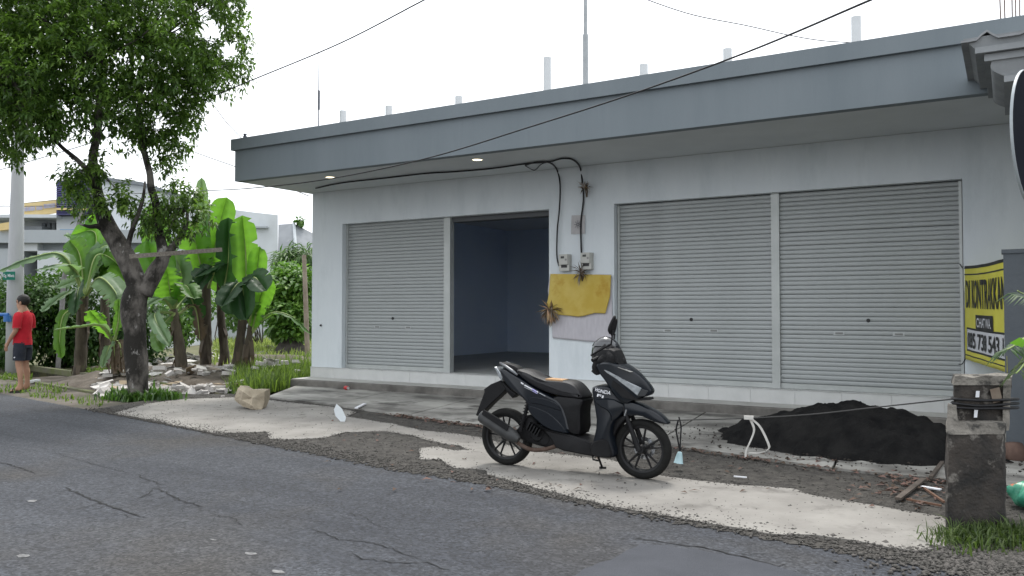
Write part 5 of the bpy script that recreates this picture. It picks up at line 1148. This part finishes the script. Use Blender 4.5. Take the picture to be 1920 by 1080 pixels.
for z, r_ in ((0,.09),(.06,.12),(.14,.11),(.2,.07),(.21,.01)): pass
m.lathe([(.001,0),(.09,0),(.12,.06),(.11,.14),(.08,.19),(.001,.2)], (br_[0],br_[1],0), (0,0,1), 14); m.v = [tuple(np.array(p)+np.array([noise3(p,7),noise3(p,9),0])*.03) for p in m.v]
tag(m.build('clay_pot_shard', M('brown_clay', (.09,.055,.045), (.14,.09,.07), 8, .9), smooth=True), 'brown broken clay pot at the foot of the dark grey wall', 'pot')
# =================================================================== BACKGROUND BUILDINGS
m_bw1 = M('background_white', (.52,.55,.57), (.58,.61,.63), .5, .85, c3=(.46,.48,.49), s3=.4, r3=(.5,.75)); m_bw2 = M('background_grey', (.36,.39,.41), (.41,.44,.46), .5, .85); m_bdk = M('background_dark', (.16,.175,.19), (.2,.215,.23), .6, .85)
def dbox(t, name, mat, x0, x1, y0, y1, d0, d1, x1b=None):
    """box facing the camera roughly: pixel rectangle at depth d0, going back to d1"""
    a = [PD(x0,y1,d0), PD(x1,y1,d0), PD(x1,y0,d0), PD(x0,y0,d0)]; b = [p+FW*(d1-d0) for p in a]; m = MB(); m.add(a+b, [(0,1,2,3),(7,6,5,4),(0,4,5,1),(1,5,6,2),(2,6,7,3),(3,7,4,0)]); return m.build(name, mat, t)
wb = thing('white_building', 'low white building with flat parapet behind the utility pole', 'building', G(60,640)); 
zb = 655
dbox(wb,'wall',m_bw1,70,300,470,zb,31,38); dbox(wb,'wall',m_bw2,-60,38,466,zb,31,38); dbox(wb,'wall',m_bdk,38,70,470,zb,32.5,38); dbox(wb,'lintel',m_bw1,38,70,455,470.5,31,33); dbox(wb,'parapet',m_bw2,-60,300,431,455,30.8,31.4); dbox(wb,'roof',m_bw2,-60,300,455,470,31.41,38)
dbox(wb,'porch_screen',m_bw2,70,92,520,560,30.4,30.6)
tb_ = thing('banner_building', 'upper storey building with yellow shop banner and dark blue slatted tower', 'building', G(90,620))
dbox(tb_,'wall',m_bw2,-60,106,405,640,42,50); dbox(tb_,'wall',m_bw1,106,205,404,640,41,50); dbox(tb_,'canopy',m_bw1,-60,106,402,408,40.5,44)
a = [PD(x,y,40.9) for x,y in [(38,381),(106,374),(106,399),(38,408)]]; m = MB(); m.add(a+[p+FW*.15 for p in a],[(0,1,2,3),(7,6,5,4),(0,4,5,1),(1,5,6,2),(2,6,7,3),(3,7,4,0)]); by = m.build('yellow_banner', M('banner_orange', (.62,.47,.20), (.68,.54,.28), 1, .6), tb_)
for (p0,p1,q0,q1) in [(40,66,386,394),(68,80,386,394),(82,104,384,392)]:
    m = MB(); nn_ = 9
    for k in range(nn_):
        x0 = p0+(p1-p0)*k/nn_; x1 = p0+(p1-p0)*(k+.72)/nn_; sl_ = lambda x: -(x-38)*.10; a = [PD(x0,q1+sl_(x0)+3+k%2,40.82),PD(x1,q1+sl_(x1)+3,40.82),PD(x1,q0+sl_(x1)+3,40.82),PD(x0,q0+sl_(x0)+3+(k*7)%3*.6,40.82)]; m.add(a,[(0,1,2,3)])
    m.build('faded_lettering', M('banner_blue', (.26,.28,.46), (.42,.44,.56), 3, .7), by, fixn=False)
a = [PD(x,y,30.6) for x,y in [(-6,420),(18,416),(18,430),(-6,433)]]; m = MB(); m.add(a+[p+FW*.15 for p in a],[(0,1,2,3),(7,6,5,4),(0,4,5,1),(1,5,6,2),(2,6,7,3),(3,7,4,0)]); m.build('yellow_sign', MATS['banner_orange'], wb)
dbox(tb_,'tower_core',M('tower_dark', (.02,.02,.035)),106,160,338,404,40.6,44)
for k in range(16):
    y = 340+k*4; dbox(tb_,'slat',M('tower_blue', (.045,.045,.13), (.07,.07,.19), 2, .6),105.5,160.5,y,y+2.6,40.35,40.55)
dbox(tb_,'yellow_stripe',MATS['banner_orange'],105.3,161,390,393.5,40.2,40.34); dbox(tb_,'tower_cap',MATS['tower_dark'],143,151,318,338,41,42)
for x0,x1 in [(78,84),(88,94),(97,103)]: dbox(tb_,'window',m_bdk,x0,x1,418,431,41.8,41.99)
dbox(tb_,'awning',m_bdk,42,78,424,434,41,41.9)
dbox(tb_,'tank_cover',M('blue_tarp', (.06,.22,.42)),112,148,430,436,39,40)
pb2 = thing('gabled_building', 'large white block with a pitched dark roof edge behind the banana leaves', 'building', G(350,630))
m = MB(); d0 = 38; pts_ = [(190,640),(521,640),(521,403),(475,398),(400,388),(265,345),(190,333)]; a = [PD(x,y,d0) for x,y in pts_]; b = [p+(FW*.93-RT*.37)*8 for p in a]; n = len(a); m.add(a+b,[tuple(range(n)),tuple(range(2*n-1,n-1,-1))]+[(i,(i+1)%n,n+(i+1)%n,n+i) for i in range(n)]); m.build('wall', m_bw1, pb2)
m = MB(); pts_ = [(186,331),(265,341),(405,386),(405,391),(265,347),(186,337)]; a = [PD(x,y,d0-.3) for x,y in pts_]; b = [p+(FW*.93-RT*.37)*8.4 for p in a]; n = 6; m.add(a+b,[tuple(range(n)),tuple(range(2*n-1,n-1,-1))]+[(i,(i+1)%n,n+(i+1)%n,n+i) for i in range(n)]); m.build('roof', m_bdk, pb2)
dbox(pb2,'window',m_bdk,432,439,428,446,37.8,37.99); dbox(pb2,'ledge',m_bw2,470,500,424,427,37.7,37.99)
for k,(x0,x1) in enumerate([(350,357),(362,369),(374,381)]): dbox(pb2,'window',m_bdk,x0,x1,520,560,37.8,37.99)
gh = thing('far_house', 'far house with plain grey hipped roof beside the shop', 'house', G(555,630))
m = MB(); a = [PD(521,476,44),PD(640,478,44),PD(640,470,44),PD(620,449,47),PD(551,421,46),PD(522,423,46)]; m.add([PD(521,478,44),PD(555,476,43.5),PD(640,482,44),PD(551,419,46),PD(522,421,46.5),PD(640,465,47),PD(560,440,52),PD(522,440,52)], [(0,1,3,4),(1,2,5,3),(3,5,6),(4,3,6,7),(0,4,7)]); 
m.build('roof', M('grey_roof', (.17,.185,.20), (.22,.235,.25), 1.2, .8, c3=(.30,.31,.32), s3=.9, r3=(.62,.7)), gh, fixn=False)
dbox(gh,'wall',m_bw2,524,640,478,640,44.5,50); m = MB(); m.tube([PD(551,419,45.95), PD(555,476,43.45)], .09, 6); m.build('ridge', m_bw2, gh)
shrub('roof_plant', 'small plant growing on the ridge of the far grey roof', [(563,415,6,8,46,.3)], 1.2, .3, .1, m_sh1, PD(563,424,46), cat='plant')
# utility pole with street sign
up_ = thing('utility_pole', 'tall pale concrete utility pole behind the man in red', 'pole', PD(26,650,19)); ub = PD(26,650,19); ub[2] = 0; up_.location = V(ub); ORG[up_] = V(ub)
m = MB(); tpx = [(27,690,19),(29,520,19),(34,300,19),(38,120,19),(41,-60,19)]; P_ = [PD(*p) for p in tpx]; P_[0][2] = -.02; m.tube(P_, [.185,.17,.125,.11,.09], 16); m.build('shaft', M('pole_concrete', (.40,.41,.42), (.47,.48,.49), 2.5, .85, .2, 30, stretch=(1,1,.3)), up_, smooth=True)
c0 = PD(17,517,18.7); m = MB(); m.obox(c0, .27, .012, .19, Matrix(((RT[0],FW[0],0),(RT[1],FW[1],0),(0,0,1)))); sg_ = m.build('street_sign', M('sign_green', (.012,.16,.11)), up_)
vs, fs = text_mesh('Gg. Mliwis', 1.0, 0, .01); w_ = max(v[0] for v in vs); k_ = .25/w_; m = MB(); m.add([c0-FW*.012+RT*((v[0]-w_/2)*k_)+np.array([0,0,(v[1]-.3)*.10]) for v in vs], fs); m.build('sign_lettering', m_wht, sg_, fixn=False)
m = MB(); bb = PD(14,590,18.75); m.tube([bb-RT*.2, bb+RT*.02], .04, 12); m.lathe([(.001,0),(.08,0),(.08,.14),(.001,.14)], bb-np.array([0,0,.16]), (0,0,1), 14); m.build('blue_box', M('blue_plastic', (.03,.12,.34), (.04,.16,.42), 4, .4), up_)
m = MB(); m.tube([PD(120,520,20.5), PD(155,395,20.5)], .055, 8); p = PD(110,600,20.5); m.tube([(p[0],p[1],0), PD(120,520,20.5)], .06, 8); tag(m.build('leaning_post', M('weathered_post', (.20,.19,.19), (.28,.27,.27), 4, .9)), 'grey post leaning behind the wide dusty banana plant', 'post')
m = MB(); a = PD(577,676,24); a[2] = -.02; m.tube([a, PD(573,560,24), PD(570,478,24)], [.075,.07,.06], 10); tag(m.build('wooden_post', M('pale_wood_post', (.22,.18,.14), (.32,.27,.22), 5, .9)), 'tall wooden post standing in the field by the shop corner', 'post')
# =================================================================== RUBBLE ON THE LOT
rub = thing('rubble_pile', 'heap of broken pale tiles and boards among the banana plants', 'rubble', G(330,725)); m_rub = [M('rubble_%s' % n_, c_, tuple(k*1.25 for k in c_), 3, .9, .3, 20) for n_, c_ in [('white', (.52,.50,.48)), ('pale', (.42,.40,.38)), ('grey', (.27,.26,.25)), ('dark', (.10,.09,.08)), ('tan', (.33,.26,.18))]]
shapes = []
for k in range(14):
    n = random.randint(4,6); P_ = [(math.cos(2*math.pi*i/n+random.gauss(0,.25))*random.uniform(.6,1), math.sin(2*math.pi*i/n+random.gauss(0,.25))*random.uniform(.4,.8)) for i in range(n)]; m = MB(); m.prism(P_, -.05, .05); me_o = m.build('fragment', m_rub[k % 5 if k < 10 else 0], rub, local=True); shapes.append(me_o)
spots = []
def zone(k, x0, x1, y0, y1, zmax): 
    for _ in range(k): spots.append((random.uniform(x0,x1), random.uniform(y0,y1), zmax))
zone(95,195,345,680,738,.32); zone(60,290,450,672,735,.34); zone(60,470,580,648,700,.42); zone(22,190,240,705,742,.12); zone(18,370,450,715,738,.08); zone(25,395,470,640,690,.35)
def mound(x, y):
    h = .26*max(0, 1-((x+15.0)/2.9)**2-((y-11.4)/1.9)**2) + .34*max(0, 1-((x+15.6)/2.4)**2-((y-14.6)/1.5)**2)
    return h + (.09*noise3((x*1.4,y*1.4,0),1)+.05*noise3((x*4,y*4,3),1)) if h > 0 else -.015
def on_mound(x, y):
    p = G(x, y)
    for _ in range(6): p = G(x, y, max(-.015, mound(p[0], p[1])))
    return p
random.shuffle(spots)
for i, (x, y, zm) in enumerate(spots[:290]):
    p = on_mound(x, y)
    o = shapes[i] if i < len(shapes) else shapes[i % len(shapes)].copy()
    if i >= len(shapes): COL.objects.link(o)
    s_ = random.uniform(.15,.40)*(1.2 if y < 700 else .8); o.location = V(p)-ORG[rub]+V((0,0,.02+random.random()*.10)); o.rotation_euler = (random.gauss(0,.25), random.gauss(0,.25), random.uniform(0,6.28)); o.scale = (s_, s_*random.uniform(.5,.9), s_*random.uniform(.15,.45))
bits = MB()
for i in range(900):
    x, y, zm = random.choice(spots); p = on_mound(x+random.gauss(0,9), y+random.gauss(0,5)); s_ = random.uniform(.03,.12); bits.obox(p+np.array([0,0,.02+random.random()*.06]), s_*2, s_, s_*random.uniform(.2,.8), Matrix.Rotation(random.uniform(0,6.28),3,'Z') @ Matrix.Rotation(random.gauss(0,.6),3,'X'))
bits.build('rubble_bits', m_rub[1], rub)['kind'] = 'stuff'
# mound under the rubble so that the pieces rest on earth
m = MB(); vs = []; fs = []; nx, ny = 60, 40; c0 = G(330,700); 
for j in range(ny+1):
    for i in range(nx+1):
        x, y = -18.5+7.0*i/nx, 9.0+7.5*j/ny; h = mound(x, y); vs.append((x, y, h if h > 0 else -.03))
for j in range(ny):
    for i in range(nx): a = j*(nx+1)+i; fs.append((a,a+1,a+nx+2,a+nx+1))
m.add(vs, fs); struct(m.build('earth_mound', M('rubble_earth', (.07,.055,.042), (.17,.145,.12), 2.2, .95, .9, 25), smooth=True))
m = MB(); a = G(545,670); vs = []; fs = []; n1, n2 = 24, 8
for j in range(n2+1):
    for i in range(n1): an = 2*math.pi*i/n1; t = j/n2; r_ = (1-t)*(1+.25*noise3((math.cos(an)*2,math.sin(an)*2,t*3),1)); vs.append(a+RT*math.cos(an)*r_*.62+FW*math.sin(an)*r_*.5+np.array([0,0,.70*math.sin(t*math.pi/2)+.08*noise3((an,t*5,1),2)]))
for j in range(n2):
    for i in range(n1): fs.append((j*n1+i,j*n1+(i+1)%n1,(j+1)*n1+(i+1)%n1,(j+1)*n1+i))
m.add(vs, fs); tag(m.build('soil_heap', M('dark_soil', (.035,.03,.027), (.075,.065,.06), 6, .95, .9, 30), smooth=40), 'dark heap of soil and roots in the field by the shop corner', 'soil heap')
for (x, y, mat_, lab, s_) in [(175,705,m_rub[0],'white plastic bag on the far lip of the drain',.2),(372,735,m_rub[0],'flattened white bag lying in front of the rubble',.3),(183,700,bl_dry,'pile of yellowish dry banana leaves behind the drain',.4)]:
    p = G(x, y); m = MB(); vs = []; fs = []; n1, n2 = 20, 6
    for j in range(n2+1):
        for i in range(n1): an = 2*math.pi*i/n1; t = j/n2; r_ = (1-t)*(1+.35*noise3((math.cos(an)*2+x,math.sin(an)*2,t*2),1)); vs.append(p+RT*math.cos(an)*r_*s_+FW*math.sin(an)*r_*s_*.7+np.array([0,0,-.02+s_*.45*math.sin(t*1.57)+s_*.15*noise3((an*2,t*5,x),1)]))
    for j in range(n2):
        for i in range(n1): fs.append((j*n1+i,j*n1+(i+1)%n1,(j+1)*n1+(i+1)%n1,(j+1)*n1+i))
    m.add(vs, fs); tag(m.build('dry_leaf_pile' if 'leaves' in lab else 'plastic_bag', mat_, smooth=30), lab, 'leaf pile' if 'leaves' in lab else 'bag')
stick('white tube lying on the verge behind the man', 'tube', (53,716), (73,713), .06, .05, m_wht, 'tube', .03)
# =================================================================== OVERHEAD CABLES
def cable(pts, r_, label, n=8):
    m = MB(); m.tube(spl([PD(*p) for p in pts], n), r_, 6); tag(m.build('overhead_cable', m_black if r_ > .007 else M('thin_wire', (.06,.06,.065), rough=.7), smooth=True), label, 'cable', 'overhead cables')
cable([(1690,-24,4.9),(1632,0,5.2),(1400,98,6.6),(1180,178,8),(1000,236,9.1),(800,297,10.6),(620,335,12.2),(480,352,14),(380,358,17),(180,368,24),(-60,392,34)], .0085, 'thick black cable crossing in front of the shop fascia')
cable([(830,-16,10),(795,0,10.3),(640,80,11.6),(480,147,12.8),(350,200,14),(180,265,16.5),(-40,330,21)], .010, 'black cable running from the top edge into the tree crown')
cable([(1190,-12,8.5),(1215,0,8.7),(1300,28,9),(1400,48,9.3),(1480,66,9.6),(1540,76,9.9),(1598,80,10.35)], .006, 'thin wire sagging to the tallest right-hand roof pipe')
cable([(395,190,16),(405,203,15.6),(425,230,15),(452,258,14.2)], .007, 'thin wire tied to the left corner of the shop fascia')
cable([(330,268,19),(360,283,18),(400,298,17),(440,312,16),(500,335,16.2),(580,368,16.6)], .008, 'thin wire passing under the left end of the eave')
cable([(-30,388,22),(150,385,25),(240,382,28)], .008, 'thin wire crossing the yellow banner at the left edge')
p = PY(452,258,FY-.06); m = MB(); m.lathe([(.001,0),(.03,0),(.035,.03),(.02,.05),(.035,.07),(.001,.09)], (p[0]+.03,FY,4.452), (0,0,1), 12); tag(m.build('insulator', MATS['dark_steel'], smooth=40), 'small wire insulator on the left corner of the roof', 'insulator')
# =================================================================== MAN IN RED
pm = G(42,733); man = thing('person', 'man in red polo shirt and dark shorts standing on the verge looking left', 'person', (pm[0],pm[1],-.018)); fx = -RT
man.rotation_euler.z = math.atan2(fx[1], fx[0]); skin = M('skin', (.36,.20,.13), (.40,.23,.15), 8, .55)
Vs = []; Es = []; Rs = []; idx = {}
def jn(n_, p, r_, par=None):
    idx[n_] = len(Vs); Vs.append(p); Rs.append(r_)
    if par: Es.append((idx[par], idx[n_]))
jn('pel',(0,0,.95),(.13,.11)); jn('bel',(.02,0,1.08),(.125,.115),'pel'); jn('che',(.0,0,1.28),(.15,.115),'bel'); jn('col',(-.01,0,1.42),(.10,.08),'che'); jn('nek',(.015,0,1.49),.052,'col'); jn('jaw',(.04,0,1.555),(.066,.075),'nek'); jn('hed',(.03,0,1.63),(.080,.098),'jaw'); jn('top',(.02,0,1.70),(.06,.07),'hed')
jn('chin',(.10,0,1.545),.022,'jaw'); jn('nose',(.135,0,1.605),.013,'hed')
for s, n_ in ((1,'L'),(-1,'R')):
    jn('sh'+n_,(0,s*.17,1.40),.062,'col'); jn('ua'+n_,(-.015,s*.215,1.26),.052,'sh'+n_); jn('el'+n_,(.0,s*.225,1.11),.042,'ua'+n_); jn('fa'+n_,(.09,s*.20,1.0),.038,'el'+n_); jn('wr'+n_,(.16,s*.175,.90),.027,'fa'+n_); jn('pa'+n_,(.20,s*.165,.84),(.034,.02),'wr'+n_)
    for k, (dx_, dy_, L) in enumerate([(.024,-.0,.07),(.012,.0,.08),(-.002,0,.078),(-.016,0,.062)]): 
        jn('f%d'%k+n_,(.205+dx_,s*.163,.80),.010,'pa'+n_); jn('g%d'%k+n_,(.210+dx_*1.1,s*.155,.80-L*.5),.009,'f%d'%k+n_); jn('h%d'%k+n_,(.205+dx_*1.1,s*.140,.80-L*.85),.007,'g%d'%k+n_)
    jn('t0'+n_,(.225,s*.15,.865),.012,'pa'+n_); jn('t1'+n_,(.245,s*.14,.825),.010,'t0'+n_)
    jn('hi'+n_,(0,s*.09,.90),.098,'pel'); jn('kn'+n_,(.015,s*.10-.0,.49),.060,'hi'+n_); jn('cf'+n_,(-.02,s*.10,.34),.056,'kn'+n_); jn('an'+n_,(-.03,s*.10,.09),.036,'cf'+n_); jn('he'+n_,(-.05,s*.10,.045),.036,'an'+n_); jn('ba'+n_,(.09,s*.11,.035),(.04,.022),'an'+n_); jn('to'+n_,(.16,s*.115,.028),(.036,.016),'ba'+n_)
skinned('body', Vs, Es, Rs, skin, man)
def sub(names, edges, scale, name, mat, fix={}):
    vs = [fix.get(n_, (Vs[idx[n_]] if n_ in idx else None, None))[0] or Vs[idx[n_]] for n_ in names]; rs = []
    for n_ in names:
        r_ = fix[n_][1] if n_ in fix and fix[n_][1] else Rs[idx[n_]]; r_ = r_ if hasattr(r_,'__len__') else (r_,r_); rs.append((r_[0]*scale, r_[1]*scale))
    return skinned(name, vs, [(names.index(a), names.index(b)) for a, b in edges], rs, mat, man)
def loft(name, rings, tubes, mat):
    m = MB(); n = 28; vs = []; fs = []
    for (z, xo, rx, ry) in rings:
        for i in range(n): a = 2*math.pi*i/n; k_ = 1+.02*noise3((math.cos(a)*3, math.sin(a)*3, z*9), 1.5)+.018*math.sin(a*7+z*20); vs.append((xo+math.cos(a)*rx*k_, math.sin(a)*ry*k_, z))
    for j in range(len(rings)-1):
        for i in range(n): fs.append((j*n+i, j*n+(i+1)%n, (j+1)*n+(i+1)%n, (j+1)*n+i))
    fs += [tuple(range(n)), tuple((len(rings)-1)*n+i for i in range(n))]
    m.add(vs, fs)
    for pts, rad in tubes: m.tube(spl(pts, 4), np.interp(np.linspace(0, len(rad)-1, 4*(len(pts)-1)+1), range(len(rad)), rad), 18)
    return m.build(name, mat, man, local=True, smooth=60)
loft('polo_shirt', [(.85,.008,.148,.175),(.92,.01,.145,.172),(1.02,.018,.142,.166),(1.12,.018,.138,.164),(1.22,.008,.140,.170),(1.31,.0,.138,.178),(1.38,-.005,.118,.178),(1.42,-.008,.098,.15),(1.45,-.004,.08,.10),(1.47,0,.066,.072)],
     [([(-.005,s*.12,1.375),(-.008,s*.175,1.36),(-.015,s*.212,1.28),(-.012,s*.226,1.16)], [.075,.078,.072,.068]) for s in (1,-1)], M('red_cotton', (.42,.010,.022), (.50,.016,.030), 9, .9, .3, 40))
loft('shorts', [(.80,.0,.135,.172),(.90,.003,.138,.17),(.97,.005,.132,.16)], [([(.0,s*.085,.88),(.004,s*.095,.74),(.012,s*.103,.57)], [.105,.108,.098]) for s in (1,-1)], M('navy_shorts', (.018,.022,.032), (.028,.032,.044), 9, .9, .3, 40))
def blob(name, c_, r_, mat, cut=None, rough_=0):
    m = MB(); n1, n2 = 24, 16; vs = []; fs = []
    for j in range(n2+1):
        th = math.pi*j/n2
        for i in range(n1): a = 2*math.pi*i/n1; d_ = np.array([math.sin(th)*math.cos(a),math.sin(th)*math.sin(a),math.cos(th)]); k_ = 1+rough_*noise3(d_*4,1); vs.append((c_[0]+d_[0]*r_[0]*k_,c_[1]+d_[1]*r_[1]*k_,c_[2]+d_[2]*r_[2]*k_))
    for j in range(n2):
        for i in range(n1): fs.append((j*n1+i,j*n1+(i+1)%n1,(j+1)*n1+(i+1)%n1,(j+1)*n1+i))
    if cut: fs = [f_ for f_ in fs if not cut(np.mean([vs[k_] for k_ in f_],0))]
    m.add(vs, fs); return m.build(name, mat, man, local=True, smooth=True)
m_hair = M('black_hair', (.008,.007,.006), (.016,.014,.012), 30, .6, .6, 90)
blob('hair', (.005,0,1.655), (.112,.095,.105), m_hair, lambda p: (p[0] > .055 and p[2] < 1.665) or p[2] < 1.565, .10)
for s in (1,-1): blob('ear', (.01,s*.088,1.60), (.02,.012,.032), skin)
blob('eye', (.108,.034,1.625), (.010,.012,.008), m_hair); blob('eye', (.108,-.034,1.625), (.010,.012,.008), m_hair); blob('mouth', (.122,0,1.565), (.008,.022,.005), M('lips', (.25,.10,.08)))
m = MB(); m.lathe([(.062,0),(.075,.012),(.070,.028),(.058,.036)], (.005,0,1.445), (.15,0,1), 20); m.build('collar', MATS['red_cotton'], man, local=True, smooth=True)
for s in (1,-1):
    m = MB(); m.tube([(-.012,s*.222,1.165),(-.012,s*.223,1.150)], [.074,.073], 18, False); m.build('sleeve_band', M('sleeve_red', (.5,.05,.06)), man, local=True)
    m = MB(); n = 16; P_ = [(.05+math.cos(a)*.135, s*.11+math.sin(a)*(.05 if math.cos(a) > 0 else .04)) for a in [2*math.pi*i/n for i in range(n)]]; m.prism(P_, 0, .018); m.tube([(.10,s*.11-.045,.018),(.09,s*.11-.02,.065),(.09,s*.11+.02,.065),(.10,s*.11+.045,.018)], .009, 6); m.build('sandal', M('sandal_dark', (.02,.02,.022), rough=.8), man, local=True)
m = MB(); m.obox((-.005,.279,1.19), .05, .004, .012, Matrix.Rotation(.25,3,'Y')); m.build('sleeve_logo', m_wht, man, local=True)
m = MB(); m.obox((.03,.207,.63), .025, .004, .018, Matrix.Rotation(.6,3,'Y')); m.build('shorts_logo', m_wht, man, local=True)
